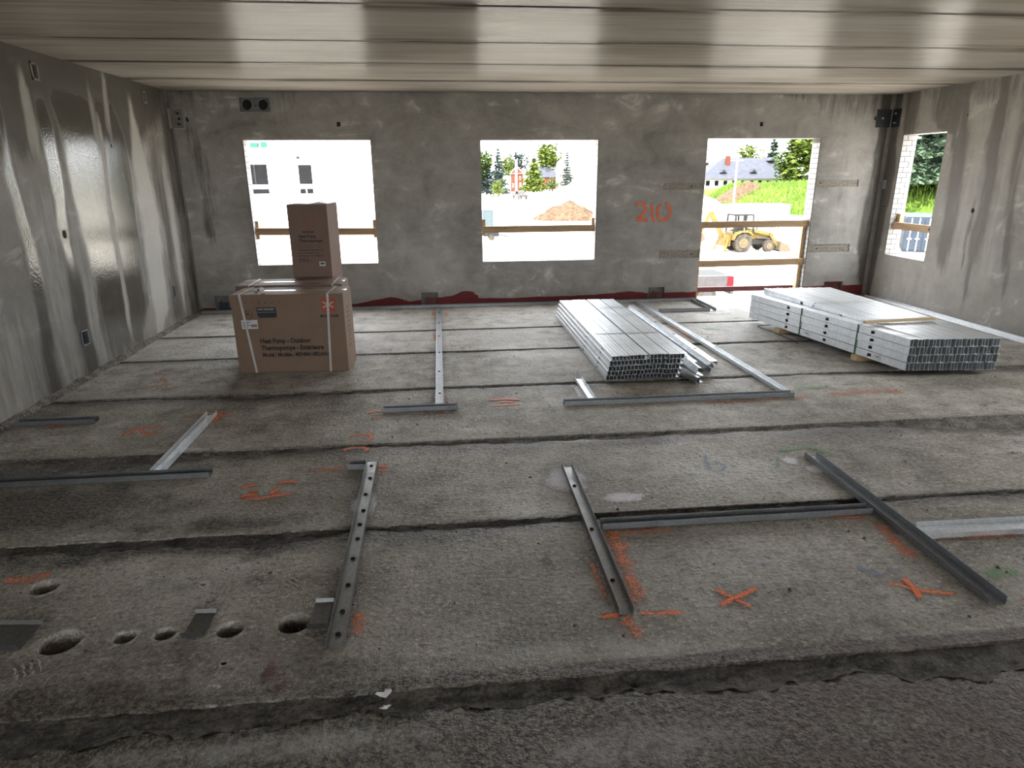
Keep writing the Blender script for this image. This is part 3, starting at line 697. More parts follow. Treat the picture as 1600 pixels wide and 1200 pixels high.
# grout bead where the left wall meets the floor
V = []; Fc = []; N = 240
for i in range(N + 1):
    y = 3.6 + (YB - 3.6) * i / N
    for a in range(6):
        t = a / 5 * math.pi / 2; r = 0.052 + 0.018 * fbm(y * 6, a * 1.7, 0, 3)
        V.append((XL - 0.002 + r * math.sin(t), y, -0.002 + 0.75 * r * math.cos(t)))
for i in range(N):
    for a in range(5): k = i * 6 + a; Fc.append((k, k + 1, k + 7, k + 6))
o = mesh_obj('trim_1', V, Fc, 'grout', None, True); tag(o, 'rough dark grout bead along the foot of the left wall', kind='structure')
V = []; Fc = []
for i in range(121):
    z = ZC * i / 120
    for a in range(4):
        t = a / 3 * math.pi / 2; r = 0.016 + 0.007 * fbm(z * 5, a * 1.7, 4, 3); V.append((XL - 0.001 + r * math.sin(t), YB + 0.001 - r * math.cos(t), z))
for i in range(120):
    for a in range(3): k = i * 4 + a; Fc.append((k, k + 1, k + 5, k + 4))
o = mesh_obj('trim_2', V, Fc, 'plain_concrete', None, True); tag(o, 'thin mortar bead in the corner beside the left wall', kind='structure')
V = []; Fc = []
for i in range(81):
    z = ZC * i / 80
    for k, (dx, dy) in enumerate(((-0.09, 0.0), (-0.05, -0.012), (-0.004, -0.02), (0.0, -0.02))):
        V.append((XR + 0.001 + dx * 0.6, YB + 0.001 + dy * (1 + 0.3 * fbm(z * 5, k, 0, 2)), z))
for i in range(80):
    for k in range(3): a = i * 4 + k; Fc.append((a, a + 1, a + 5, a + 4))
o = mesh_obj('trim_3', V, Fc, 'plain_concrete', None, True); tag(o, 'thin mortar bead in the corner beside the right wall', kind='structure')

for nm, r in (('window_portal', W1), ('window_portal', W2), ('window_portal', W3)):
    portal(nm, ((r[0] + r[1]) / 2, YB + TW, (r[2] + r[3]) / 2), (-math.pi / 2, 0, 0), r[1] - r[0], r[3] - r[2])
for r in (W4, FILL_RIGHT):
    portal('window_portal', (XR + TW, (r[0] + r[1]) / 2, (r[2] + r[3]) / 2), (0, math.pi / 2, 0), r[3] - r[2], r[1] - r[0])
for r in FILL_REAR:
    portal('window_portal', ((r[0] + r[1]) / 2, YF - TW, (r[2] + r[3]) / 2), (math.pi / 2, 0, 0), r[1] - r[0], r[3] - r[2])
# ================================================================== things in the room
# ------------------------------------------------------------------ spray marks, stains (flat paint on floor and wall)
RB_N = [0]
def ribbon(name, pts, w, mat, parent, z=0.003, plane='floor'):
    RB_N[0] += 1; dz = 0.00035 * (RB_N[0] % 7); z += dz
    P = [Vector((p[0], p[1])) for p in pts]
    # resample smoothly
    Q = []
    for a, b, c, d in zip([P[0]] + P[:-2], P[:-1], P[1:], P[2:] + [P[-1]]):
        for k in range(6):
            t = k / 6
            Q.append(0.5 * ((2 * b) + (c - a) * t + (2 * a - 5 * b + 4 * c - d) * t * t + (3 * b - a - 3 * c + d) * t ** 3))
    Q.append(P[-1])
    V = []; Fc = []; uvs = []
    L = len(Q)
    for i, q in enumerate(Q):
        t = (Q[min(i + 1, L - 1)] - Q[max(i - 1, 0)]).normalized(); n = Vector((-t.y, t.x)); ww = w * (0.85 + 0.3 * mnoise.noise(Vector((i * 0.7, w * 50, 0))))
        for s_ in (-0.5, 0.5):
            p = q + n * ww * s_
            V.append((p.x, p.y, z) if plane == 'floor' else (p.x, YB - 0.003 - dz, p.y)); uvs.append((i / (L - 1), s_ + 0.5))
    for i in range(L - 1): Fc.append((2 * i, 2 * i + 2, 2 * i + 3, 2 * i + 1) if plane == 'floor' else (2 * i, 2 * i + 1, 2 * i + 3, 2 * i + 2))
    o = mesh_obj(name, V, Fc, mat, parent)
    uv = o.data.uv_layers.new(name='UVMap')
    for lp in o.data.loops: uv.data[lp.index].uv = uvs[lp.vertex_index]
    return o
def patch(name, cx, cy, rx, ry, mat, parent, z=0.0025, seed=0, ang=0.0):
    n = 28; V = [(cx, cy, z)]; uvs = [(0.5, 0.5)]; Fc = []
    for i in range(n):
        a = 2 * math.pi * i / n; r = 1 + 0.3 * mnoise.noise(Vector((math.cos(a) * 1.5, math.sin(a) * 1.5, seed)))
        x, y = rx * r * math.cos(a), ry * r * math.sin(a)
        V.append((cx + x * math.cos(ang) - y * math.sin(ang), cy + x * math.sin(ang) + y * math.cos(ang), z)); uvs.append((0.5, 0.0))
    for i in range(n): Fc.append((0, 1 + i, 1 + (i + 1) % n))
    o = mesh_obj(name, V, Fc, mat, parent); uv = o.data.uv_layers.new(name='UVMap')
    for lp in o.data.loops: uv.data[lp.index].uv = uvs[lp.vertex_index]
    return o
ST = {'X1': [(1.099, 2.34), (1.164, 2.26), (1.207, 2.191)], 'X2': [(1.305, 2.326), (1.19, 2.275), (1.069, 2.219)],
      's2': [(1.843, 2.293), (1.908, 2.272), (1.955, 2.234), (2.05, 2.20), (2.124, 2.188)], 's2b': [(1.96, 2.33), (1.955, 2.24), (1.93, 2.17)], 's3': [(0.575, 2.206), (0.656, 2.207)], 's3b': [(0.727, 2.207), (0.936, 2.192)],
      'e1': [(-0.68, 4.227), (-0.659, 4.293), (-0.591, 4.309), (-0.536, 4.279), (-0.541, 4.2), (-0.586, 4.183), (-0.65, 4.20)],
      'e2': [(-0.681, 4.012), (-0.678, 4.055), (-0.646, 4.075), (-0.583, 4.075), (-0.542, 4.06), (-0.545, 4.027), (-0.566, 3.999)],
      't1': [(-1.191, 3.545), (-1.165, 3.583), (-1.118, 3.594)], 't2': [(-1.18, 3.52), (-1.098, 3.487), (-1.155, 3.439), (-1.062, 3.413), (-1.002, 3.437), (-0.933, 3.452), (-0.855, 3.467)],
      't3': [(-1.009, 3.589), (-0.943, 3.615), (-0.892, 3.601)], 't4': [(-1.017, 3.454), (-0.992, 3.514), (-0.967, 3.527)],
      'k1': [(-2.25, 4.483), (-2.219, 4.538), (-2.209, 4.598), (-2.181, 4.644)], 'k2': [(-2.175, 4.631), (-2.088, 4.608), (-2.03, 4.639)], 'k3': [(-2.178, 4.606), (-2.125, 4.527), (-2.074, 4.485), (-1.999, 4.488)],
      'l1': [(-0.613, 4.732), (-0.565, 4.768), (-0.507, 4.761)], 'l2': [(-0.546, 4.615), (-0.498, 4.65)], 'h2': [(-0.448, 3.77), (-0.385, 3.753)], 'h3': [(-0.443, 3.714), (-0.382, 3.707)],
      'm1': [(0.296, 4.914), (0.449, 4.927), (0.573, 4.896)], 'm2': [(0.303, 4.793), (0.436, 4.792), (0.557, 4.807)], 'm3': [(0.381, 4.843), (0.443, 4.866), (0.521, 4.841)],
      'a3': [(-1.71, 4.90), (-1.70, 4.78), (-1.69, 4.66)], 'a2': [(-1.713, 4.81), (-1.589, 4.795)]}
WIDE = {'X1': 0.045, 'X2': 0.045, 's2': 0.035, 's3b': 0.035, 'e1': 0.04, 'e2': 0.045, 'a3': 0.06}
for k, p in ST.items(): ribbon('spray_mark', p, 1.35 * WIDE.get(k, 0.05), 'orange', floor)
FA = {'s3c': ([(0.666, 2.206), (0.682, 2.14), (0.701, 2.06)], 0.09), 's3d': ([(0.79, 2.9), (0.775, 2.576), (0.74, 2.25)], 0.13), 's3e': ([(0.62, 2.6), (0.63, 2.3)], 0.05), 'h1': ([(-0.87, 3.755), (-0.716, 3.764), (-0.60, 3.77)], 0.075),
      'a1': ([(-1.966, 4.811), (-1.856, 4.827), (-1.765, 4.83)], 0.06), 'j1': ([(-2.575, 5.612), (-2.484, 5.618), (-2.418, 5.664), (-2.451, 5.778), (-2.53, 5.844)], 0.07), 'j2': ([(-2.606, 5.97), (-2.56, 6.007)], 0.08),
      'n1': ([(-0.075, 4.559), (-0.051, 4.637)], 0.05), 'n2': ([(-0.03, 4.90), (-0.01, 5.02)], 0.05), 'o1': ([(1.971, 4.665), (2.278, 4.658), (2.66, 4.662)], 0.04), 'o2': ([(2.70, 4.66), (2.86, 4.69)], 0.1), 'o2b': ([(2.62, 4.80), (2.66, 4.84)], 0.06),
      'o3': ([(3.0, 4.735), (3.342, 4.749), (3.70, 4.73)], 0.10), 'o4': ([(2.575, 7.4), (2.60, 7.029), (2.61, 6.6)], 0.06), 'q1': ([(-0.155, 8.2), (-0.15, 8.5)], 0.07), 'q2': ([(0.01, 8.15), (0.015, 8.4)], 0.06),
      'u1': ([(2.33, 2.62), (2.5, 2.60), (2.8, 2.585)], 0.05), 'u2': ([(2.15, 2.80), (2.12, 2.62), (2.11, 2.45)], 0.10), 'u3': ([(0.75, 2.835), (1.1, 2.83)], 0.035), 'u4': ([(2.33, 2.13), (2.42, 2.05), (2.48, 1.98)], 0.09), 'u5': ([(1.95, 2.86), (2.13, 2.84)], 0.05),
      'u6': ([(-0.40, 2.35), (-0.38, 2.2)], 0.10), 'u7': ([(-2.9, 4.73), (-2.75, 4.72)], 0.06), 'u8': ([(-2.0, 2.75), (-1.88, 2.74), (-1.80, 2.77)], 0.10), 'u9': ([(-0.12, 6.9), (-0.13, 7.3)], 0.05)}
for k, (p, w) in FA.items(): ribbon('spray_mark', p, w * 1.3, 'orange_faint', floor)
for p, w in (([(1.947, 3.452), (2.005, 3.546), (2.04, 3.636)], 0.05), ([(2.035, 3.712), (2.175, 3.726), (2.30, 3.74), (2.38, 3.65), (2.42, 3.55)], 0.08), ([(2.813, 4.897), (2.996, 4.909), (3.171, 4.922)], 0.14), ([(2.32, 2.30), (2.5, 2.30)], 0.12), ([(2.9, 7.1), (3.1, 7.05)], 0.2)):
    ribbon('spray_mark', p, w, 'green', floor)
for p, w in (([(1.534, 3.73), (1.595, 3.703), (1.574, 3.617), (1.548, 3.481), (1.598, 3.457), (1.657, 3.523), (1.621, 3.583), (1.57, 3.599)], 0.045), ([(1.80, 2.425), (1.849, 2.375), (1.886, 2.333)], 0.07), ([(1.93, 2.40), (1.99, 2.37)], 0.06), ([(3.28, 4.95), (3.42, 4.95)], 0.08)):
    ribbon('spray_mark', p, w, 'blue', floor)
for i, (x, y, rx, ry) in enumerate([(-0.47, 3.28, 0.13, 0.24), (0.67, 3.45, 0.21, 0.27), (0.95, 3.2, 0.22, 0.1), (2.09, 3.56, 0.09, 0.10), (2.2, 3.42, 0.14, 0.12), (1.07, 5.0, 0.08, 0.3)]):
    patch('white_spray_patch', x, y, rx, ry, 'white_p', floor, 0.0022, i)
for i, (x, y, rx, ry, a) in enumerate([(-0.68, 2.03, 0.05, 0.09, 0), (-0.62, 1.96, 0.04, 0.04, 0), (0.42, 2.62, 0.05, 0.10, 0.2), (3.55, 3.5, 0.1, 0.03, 0), (4.05, 4.35, 0.06, 0.04, 0), (4.2, 4.4, 0.05, 0.03, 0), (-2.2, 2.2, 0.2, 0.1, 0), (-2.7, 8.3, 0.2, 0.05, 0.1), (-2.45, 8.2, 0.12, 0.04, 0), (-2.75, 8.05, 0.1, 0.05, 0)]):
    patch('red_stain', x, y, rx, ry, 'red_stain', floor, 0.0024, i + 9, a)
for i, (x, y, a) in enumerate([(-0.72, 2.57, 0.9), (-0.66, 2.43, 0.2), (-1.56, 2.14, 0.6)]):     # boot prints in pale mud
    c, s_ = math.cos(a), math.sin(a)
    for k in range(4):
        for q in (-1, 1):
            u, v = (k - 1.5) * 0.024, q * 0.021
            ribbon('boot_print', [(x + c * u - s_ * (v - 0.024), y + s_ * u + c * (v - 0.024)), (x + c * (u + 0.006) - s_ * v, y + s_ * (u + 0.006) + c * v), (x + c * u - s_ * (v + 0.024), y + s_ * u + c * (v + 0.024))], 0.022, 'print_mud', floor, 0.0026)
# unit number sprayed on the back wall
for p, w in (([(2.571, 1.265), (2.59, 1.297), (2.64, 1.31), (2.69, 1.29), (2.71, 1.24), (2.69, 1.18), (2.64, 1.13), (2.60, 1.115)], 0.05), ([(2.59, 1.12), (2.62, 1.10), (2.68, 1.095), (2.755, 1.085)], 0.06),
             ([(2.786, 1.318), (2.795, 1.25), (2.805, 1.17), (2.82, 1.10), (2.842, 1.045)], 0.045), ([(2.95, 1.315), (2.895, 1.27), (2.873, 1.19), (2.895, 1.115), (2.95, 1.082), (3.01, 1.10), (3.045, 1.16), (3.04, 1.24), (3.0, 1.295), (2.945, 1.312)], 0.05)):
    ribbon('unit_number', p, w * 1.25, 'orange_wall', wall_back, plane='wall')

# ------------------------------------------------------------------ wall fittings
t = empty('duct_wall_box', (-2.19, YB, 2.505)); tag(t, 'grey box with two round duct ports set in the back wall under the ceiling', 'duct box')
f = MB(); w, h = 0.183, 0.088
f.box(-w, w, -0.004, 0.05, -h, -h + 0.008).box(-w, w, -0.004, 0.05, h - 0.008, h).box(-w, -w + 0.008, -0.004, 0.05, -h, h).box(w - 0.008, w, -0.004, 0.05, -h, h)
f.build('frame', 'steel_shaded', t)
MB().box(-w, w, 0.045, 0.05, -h, h).build('back_plate', 'pvc', t)
for sx in (-0.095, 0.095):
    n = 32; V = []; Fc = []
    for r, y in ((0.068, 0.045), (0.068, 0.0), (0.060, 0.0), (0.060, 0.044)):
        V += [(sx + r * math.cos(2 * math.pi * i / n), y, r * math.sin(2 * math.pi * i / n)) for i in range(n)]
    for k in range(3):
        for i in range(n): Fc.append((k * n + i, k * n + (i + 1) % n, (k + 1) * n + (i + 1) % n, (k + 1) * n + i))
    c = mesh_obj('duct_collar', V, Fc, 'steel_shaded', t, True)
    MB().cyl((sx, 0.030, 0), (sx, 0.034, 0), 0.0595, n=32).build('duct_mouth', 'black', c)
MB().box(-0.010, 0.010, 0.03, 0.046, -0.014, -0.002).build('clip', 'black', t)

def plate_bolts(t, pts, ax):
    for p in pts:
        p = Vector(p); MB().cyl(p, p + Vector(ax) * 0.018, 0.013, n=6).build('bolt', 'steel', t)
t = empty('corner_connection_plate', (XR, YB, 2.36)); tag(t, 'dark steel connection plate bolted across the corner by the ceiling, right wall', 'steel plate')
MB().box(-0.225, 0.0, -0.012, -0.001, -0.112, 0.112).build('back_leg', 'steel_dark', t)
MB().box(-0.012, -0.001, -0.17, -0.012, -0.112, 0.112).build('side_leg', 'steel_dark', t)
plate_bolts(t, [(-0.15, -0.012, 0.0)], (0, -1, 0)); plate_bolts(t, [(-0.012, -0.09, 0.055), (-0.012, -0.09, -0.06)], (-1, 0, 0))
MB().cyl((-0.24, -0.008, 0.0), (-0.24, -0.030, 0.0), 0.022, n=16).build('lug', 'steel_dark', t)
t = empty('corner_connection_plate', (XL, YB, 2.345)); tag(t, 'grey concrete-smeared connection plate in the corner by the ceiling, left wall', 'steel plate')
MB().box(0.005, 0.135, -0.010, -0.001, -0.105, 0.105).build('back_leg', 'plain_concrete', t)
MB().box(0.001, 0.010, -0.10, -0.010, -0.105, 0.105).build('side_leg', 'plain_concrete', t)
f = MB(); f.box(0.001, 0.016, -0.112, -0.098, -0.115, 0.115).box(0.132, 0.146, -0.016, -0.001, -0.115, 0.115).box(0.016, 0.132, -0.014, -0.001, -0.117, -0.105)
f.build('mortar_rim', 'wall_back', t)
for z in (0.06, -0.06):
    c = MB().cyl((0.075, -0.010, z), (0.075, -0.016, z), 0.013, n=10); c.bar((0.055, -0.014, z + 0.012), (0.10, -0.014, z - 0.004), 0.008); c.build('bolt_slot', 'black', t)
MB().cyl((0.085, -0.010, 0.0), (0.085, -0.014, 0.0), 0.016, n=12).build('bolt_slot', 'black', t)
t = MB().box(-0.008, 0.008, -0.004, 0.02, -0.02, 0.02).cyl((0, 0, 0.02), (0.012, 0, -0.03), 0.010, n=8).build('rebar_stub', 'black'); t.location = (-3.0, YB - 0.004, 2.343)
tag(t, 'black stub sticking out of the back wall beside the left corner plate', 'stub')
o = MB().box(-0.006, 0.0, -0.035, 0.035, -0.06, 0.06).build('shim_plate', 'steel'); o.location = (XR, 8.83, 1.52); tag(o, 'small pale plate high on the right wall near the corner', 'plate')

for (a, b, c, d), lab in zip(LBOX, ('open metal outlet box low in the left wall, nearer the camera', 'narrow metal outlet box low in the left wall near the far corner',
                                    'open slot with a chipped rim in the left wall, nearer the camera, by the ceiling', 'open slot with a chipped rim in the left wall near the far corner')):
    low = c < 1
    t = empty('outlet_box' if low else 'wall_slot', (XL, (a + b) / 2, (c + d) / 2)); tag(t, lab, 'outlet box' if low else 'wall slot')
    hy, hz = (b - a) / 2, (d - c) / 2
    f = MB(); k = 0.008 if low else 0.016
    f.box(-0.045, 0.006, -hy, -hy + k, -hz, hz).box(-0.045, 0.006, hy - k, hy, -hz, hz).box(-0.045, 0.006, -hy, hy, -hz, -hz + k).box(-0.045, 0.006, -hy, hy, hz - k, hz)
    f.build('rim', 'steel_shaded' if low else 'wall_left', t)
    MB().box(-0.049, -0.045, -hy, hy, -hz, hz).build('back_plate', 'steel_dark' if low else 'black', t)
for p, lab in zip(POCKETS, ('bolted anchor in a red-splashed wall pocket behind the upright floor track', 'bolted anchor in a red-splashed wall pocket left of the doorway',
                            'bolted anchor in a red wall pocket right of the doorway', 'dark anchor in a wall pocket behind the left side of the cartons')):
    t = empty('wall_anchor', ((p[0] + p[1]) / 2, YB, 0.0)); tag(t, lab, 'anchor')
    red = 'redboard' if p[0] > -2 else 'steel_dark'; hw = (p[1] - p[0]) / 2
    MB().box(-hw * 0.62, hw * 0.9, 0.035, 0.05, 0.0, p[3] * 0.55).build('plate', red, t)
    MB().bar((-hw * 0.35, 0.02, 0.0), (-hw * 0.15, 0.03, p[3] * 0.7), 0.012).build('brace', red, t)
    MB().cyl((hw * 0.2, 0.036, p[3] * 0.36), (hw * 0.2, 0.012, p[3] * 0.36), 0.022, n=8).build('nut', red, t)

# ------------------------------------------------------------------ timber guards in the openings
def lumber(name, x0, x1, y0, y1, z0, z1, mat, parent=None): return MB().box(x0, x1, y0, y1, z0, z1).build(name, mat, parent, bevel=0.003)
def sloped(name, x0, x1, y0, y1, za, zb, h, mat, parent=None):
    b = MB(); b.add([(x0, y0, za), (x1, y0, zb), (x1, y1, zb), (x0, y1, za), (x0, y0, za + h), (x1, y0, zb + h), (x1, y1, zb + h), (x0, y1, za + h)],
                    [(0, 3, 2, 1), (4, 5, 6, 7), (0, 1, 5, 4), (1, 2, 6, 5), (2, 3, 7, 6), (3, 0, 4, 7)])
    return b.build(name, mat, parent, bevel=0.003)
def nails(parent, pts, y):
    for x, z in pts: MB().cyl((x, y, z), (x, y - 0.003, z), 0.006, n=8).build('nail', 'black', parent)
t = empty('guard_rail', (-1.62, YB + 0.06, 0.95)); tag(t, 'timber guard board across the left window, behind the upright carton', 'guard rail', 'window guard rails')
r = sloped('rail', -0.765, 0.765, 0.0, 0.038, 0.012, -0.008, 0.089, 'wood', t); nails(t, [(-0.73, 0.07), (-0.72, 0.03), (0.73, 0.05), (0.72, 0.01)], 0.0)
for sx in (-1, 1): lumber('cleat', sx * 0.745 - 0.022, sx * 0.745 + 0.022, 0.038, 0.076, -0.045, 0.185, 'wood_v', t)
t = empty('guard_rail', (1.29, YB + 0.06, 0.945)); tag(t, 'timber guard board across the middle window', 'guard rail', 'window guard rails')
r = sloped('rail', -0.755, 0.755, 0.0, 0.038, 0.0, 0.0, 0.087, 'wood', t); nails(t, [(-0.46, 0.06), (0.2, 0.045), (0.73, 0.02)], 0.0)
for sx in (-1, 1): lumber('cleat', sx * 0.737 - 0.02, sx * 0.737 + 0.02, 0.038, 0.076, -0.04 if sx < 0 else 0.0, 0.175, 'wood_v', t)
t = empty('guard_rail', (XR + 0.05, 8.24, 0.955)); tag(t, 'short timber guard board across the narrow right-hand window', 'guard rail', 'window guard rails')
b = MB(); b.box(0.0, 0.038, -0.405, 0.42, -0.005, 0.085); b.build('rail', 'wood_y', t, bevel=0.003)
lumber('cleat', 0.04, 0.10, 0.29, 0.355, 0.0, 0.19, 'wood_v', t); lumber('cleat', 0.04, 0.078, -0.385, -0.35, -0.05, 0.17, 'wood_v', t)
MB().cyl((-0.002, -0.36, 0.04), (-0.006, -0.36, 0.04), 0.02, n=10).build('tar_splash', 'black', t)
t = empty('door_guard', (4.28, YB + 0.03, 0.0)); tag(t, 'timber guard frame of two posts and two rails in the doorway', 'guard rail')
for x in (-0.757, 0.735): lumber('post', x - 0.022, x + 0.022, 0.04, 0.128, 0.0, 1.05, 'wood_v', t)
sloped('rail', -0.775, 0.775, 0.0, 0.038, 0.965, 0.965, 0.089, 'wood', t)
sloped('rail', -0.775, 0.775, 0.0, 0.038, 0.435, 0.445, 0.089, 'wood', t)
nails(t, [(-0.7, 1.02), (0.7, 1.02), (-0.7, 0.47), (0.7, 0.47), (0.66, 0.50)], 0.0)
o = MB().box(-0.78, 0.78, 0, 0.038, 0.055, 0.125).build('toe_board', 'redboard', None, bevel=0.003); o.location = (4.28, YB + 0.16, 0.01)
tag(o, 'dark red toe board across the foot of the doorway', 'board')

# ------------------------------------------------------------------ cartons
def carton_body(w, d, h, mat, parent, bulge=0.0):
    b = MB().box(-w / 2, w / 2, 0, d, 0, h); return b.build('body', mat, parent, bevel=0.006)
RX = (math.pi / 2, 0, 0)
def star(parent, x, z, s, mat, y=-0.002, curved=False):
    b = MB()
    if not curved:
        b.obox((x, y, z), (0, 0, 1), (1, 0, 0), (0, 1, 0), s, s * 0.13, 0.0006)
        for a in (28, -28): 
            d = Vector((math.cos(math.radians(a)), 0, math.sin(math.radians(a))))
            for q in (-1, 1): b.obox(Vector((x, y, z)) + d * q * s * 0.6, d, (-d.z, 0, d.x), (0, 1, 0), s * 0.42, s * 0.12, 0.0006)
    else:
        for q in (-1, 1):
            b.obox((x, y, z + q * s * 0.72), (0, 0, 1), (1, 0, 0), (0, 1, 0), s * 0.35, s * 0.07, 0.0006)
            for e in (-1, 1):
                d = Vector((e, 0, q * 0.42)).normalized(); b.obox(Vector((x + e * s * 0.45, y, z + q * s * 0.42)), d, (-d.z, 0, d.x), (0, 1, 0), s * 0.5, s * 0.075, 0.0006)
    return b.build('logo_mark', mat, parent)
def icons(parent, x, z, s, step, mat='ink'):
    y = -0.0015
    b = MB(); b.obox((x, y, z), (0, 0, 1), (1, 0, 0), (0, 1, 0), s * 0.35, s * 0.22, 0.0005); b.obox((x, y, z + s * 0.55), (1, 0, 0), (0, 0, 1), (0, 1, 0), s * 0.1, s * 0.25, 0.0005); b.build('handling_icon', mat, parent)
    MB().obox((x + step, y, z), (1, 0, 0), (0, 0, 1), (0, 1, 0), s * 0.55, s * 0.1, 0.0005).build('handling_icon', mat, parent)
    b = MB(); q = x + 2 * step
    for p0, p1 in (((q - s, z - s * 0.8), (q - s * 0.2, z + s)), ((q + s, z - s * 0.8), (q - s * 0.2, z + s)), ((q - s, z - s * 0.8), (q + s, z - s * 0.8)), ((q - s * 0.2, z + s), (q + s * 0.5, z + s * 0.4))):
        b.bar((p0[0], y, p0[1]), (p1[0], y, p1[1]), 0.0012, s * 0.12, up=(0, 0, 1))
    b.build('handling_icon', mat, parent)
    b = MB().cyl((x + 3 * step, y + 0.0005, z - s * 0.4), (x + 3 * step, y - 0.0005, z - s * 0.4), s * 0.4, n=10); b.obox((x + 3 * step, y, z + s * 0.5), (1, 0, 0), (0, 0, 1), (0, 1, 0), s * 0.6, s * 0.08, 0.0005); b.build('handling_icon', mat, parent)
    b = MB(); b.add([(x + 4 * step - s, y, z), (x + 4 * step, y, z - s * 0.3), (x + 4 * step + s, y, z), (x + 4 * step, y, z + s * 0.35)], [(0, 1, 2, 3)]); b.build('handling_icon', mat, parent)
    MB().obox((x + 5 * step, y, z), (0, 0, 1), (1, 0, 0), (0, 1, 0), s * 0.8, s * 0.08, 0.0005).build('handling_icon', mat, parent)
def strap_loop(parent, x_top, x_bot, d, h, w=0.02, mat='strap_white'):
    b = MB(); e = 0.0035
    b.add([(x_top - w / 2, -e, h + e), (x_top + w / 2, -e, h + e), (x_bot + w / 2, -e, 0.0), (x_bot - w / 2, -e, 0.0)], [(0, 3, 2, 1)])
    b.add([(x_top - w / 2, -e, h + e), (x_top + w / 2, -e, h + e), (x_top + w / 2, d + e, h + e), (x_top - w / 2, d + e, h + e)], [(0, 1, 2, 3)])
    b.add([(x_top - w / 2, d + e, h + e), (x_top + w / 2, d + e, h + e), (x_bot + w / 2, d + e, 0), (x_bot - w / 2, d + e, 0)], [(0, 1, 2, 3)])
    o = b.build('strap', mat, parent); md = o.modifiers.new('s', 'SOLIDIFY'); md.thickness = 0.0012
    return o
def side_print(parent, w, d, h):
    b = MB()
    for k in range(9):
        z = h * (0.78 - 0.062 * k); b.box(w / 2 + 0.0006, w / 2 + 0.0014, d * 0.3, d * (0.55 + 0.12 * ((k * 7) % 4) / 4), z, z + h * 0.016)
    b.build('side_print', 'ink_soft', parent)
# front carton
W_, D_, H_ = 0.975, 0.40, 0.708
t = empty('heat_pump_carton', (-1.378, 5.918, 0.0), math.radians(-2.6)); tag(t, 'large brown heat pump carton, front one of the pair, with printed text and white straps', 'carton', 'heat pump cartons')
carton_body(W_, D_, H_, 'carton', t)
MB().box(-W_ / 2 + 0.002, W_ / 2 - 0.002, D_ / 2 - 0.025, D_ / 2 + 0.025, H_ + 0.0005, H_ + 0.0015).build('tape', 'tape', t)
MB().box(-W_ / 2 + 0.01, W_ / 2 - 0.01, D_ / 2 - 0.0015, D_ / 2 + 0.0015, H_ + 0.001, H_ + 0.002).build('flap_seam', 'ink_soft', t)
strap_loop(t, -0.405, -0.335, D_, H_); strap_loop(t, 0.355, 0.325, D_, H_)
text_mesh('Heat Pump - Outdoor', 0.061, 'ink', t, (-0.272, -0.0012, 0.272), RX, bold=0.0021, sx=0.80)
text_mesh('Thermopompe - Extérieure', 0.061, 'ink', t, (-0.270, -0.0012, 0.208), RX, bold=0.0021, sx=0.80)
text_mesh('Model / Modèle : MSHMA18R2AN1', 0.050, 'ink', t, (-0.266, -0.0012, 0.148), RX, bold=0.0018, sx=0.81)
lg = MB().box(0.292, 0.415, -0.0014, -0.0004, 0.545, 0.675).build('logo_square', 'logo_red', t); star(lg, 0.353, 0.61, 0.052, 'logo_pale')
text_mesh('MOOVAIR', 0.036, 'ink', t, (0.275, -0.0012, 0.497), RX, bold=0.0012, sx=0.98)
icons(t, -0.36, 0.640, 0.014, 0.058)
b = MB(); n = 28
for r0, r1 in ((0.038, 0.034),):
    V = [(-0.345 + r * math.cos(2 * math.pi * i / n), -0.0012, 0.535 + r * math.sin(2 * math.pi * i / n)) for r in (r0, r1) for i in range(n)]
    b.add(V, [(i, (i + 1) % n, n + (i + 1) % n, n + i) for i in range(n)])
b.build('certification_ring', 'ink', t); text_mesh('ETL', 0.034, 'ink', t, (-0.369, -0.0012, 0.524), RX, bold=0.001, sx=0.75)
text_mesh('LISTED', 0.014, 'ink', t, (-0.366, -0.0012, 0.478), RX)
lb = MB(); cr = [(-0.273, 0.595), (-0.110, 0.595), (-0.102, 0.580), (-0.102, 0.512), (-0.108, 0.503), (-0.258, 0.503), (-0.268, 0.53)]
lb = lb.prism([(x, z) for x, z in cr], -0.0015, -0.0004).build('dark_label', 'label_dark', t)
text_mesh('AHRI CERTIFIED', 0.020, 'paper', lb, (-0.262, -0.0020, 0.571), RX); MB().box(-0.262, -0.112, -0.0022, -0.0016, 0.551, 0.553).build('label_line', 'paper', lb)
MB().box(-0.250, -0.18, -0.0022, -0.0016, 0.528, 0.532).build('label_line', 'ink_soft', lb)
lb = MB().box(-0.415, -0.275, -0.0012, -0.0004, 0.405, 0.485).build('shipping_label', 'paper', t)
b = MB()
for k in range(4): b.box(-0.405, -0.36 + 0.02 * (k % 2), -0.0018, -0.0013, 0.42 + 0.014 * k, 0.426 + 0.014 * k)
for k in range(9): b.box(-0.335 + 0.006 * k, -0.332 + 0.006 * k + 0.002 * (k % 2), -0.0018, -0.0013, 0.42, 0.445)
b.build('label_print', 'ink_soft', lb)
b = MB().obox((-0.268, 0.10, H_ + 0.028), (0.6, 0.5, 0.6), (-0.5, 0.8, 0.1), (0.1, 0.2, -0.9), 0.035, 0.02, 0.0008); b.obox((-0.232, 0.09, H_ + 0.022), (0.5, -0.3, -0.8), (0.5, 0.8, 0.1), (0.6, -0.3, 0.5), 0.03, 0.022, 0.0008)
b.build('torn_pouch', 'strap_white', t); MB().obox((-0.275, 0.08, H_ + 0.012), (0.4, 0.3, 0.5), (-0.6, 0.8, 0), (0, 0, 1), 0.03, 0.02, 0.001).build('pouch_paper', 'ink', t)
side_print(t, W_, D_, H_)
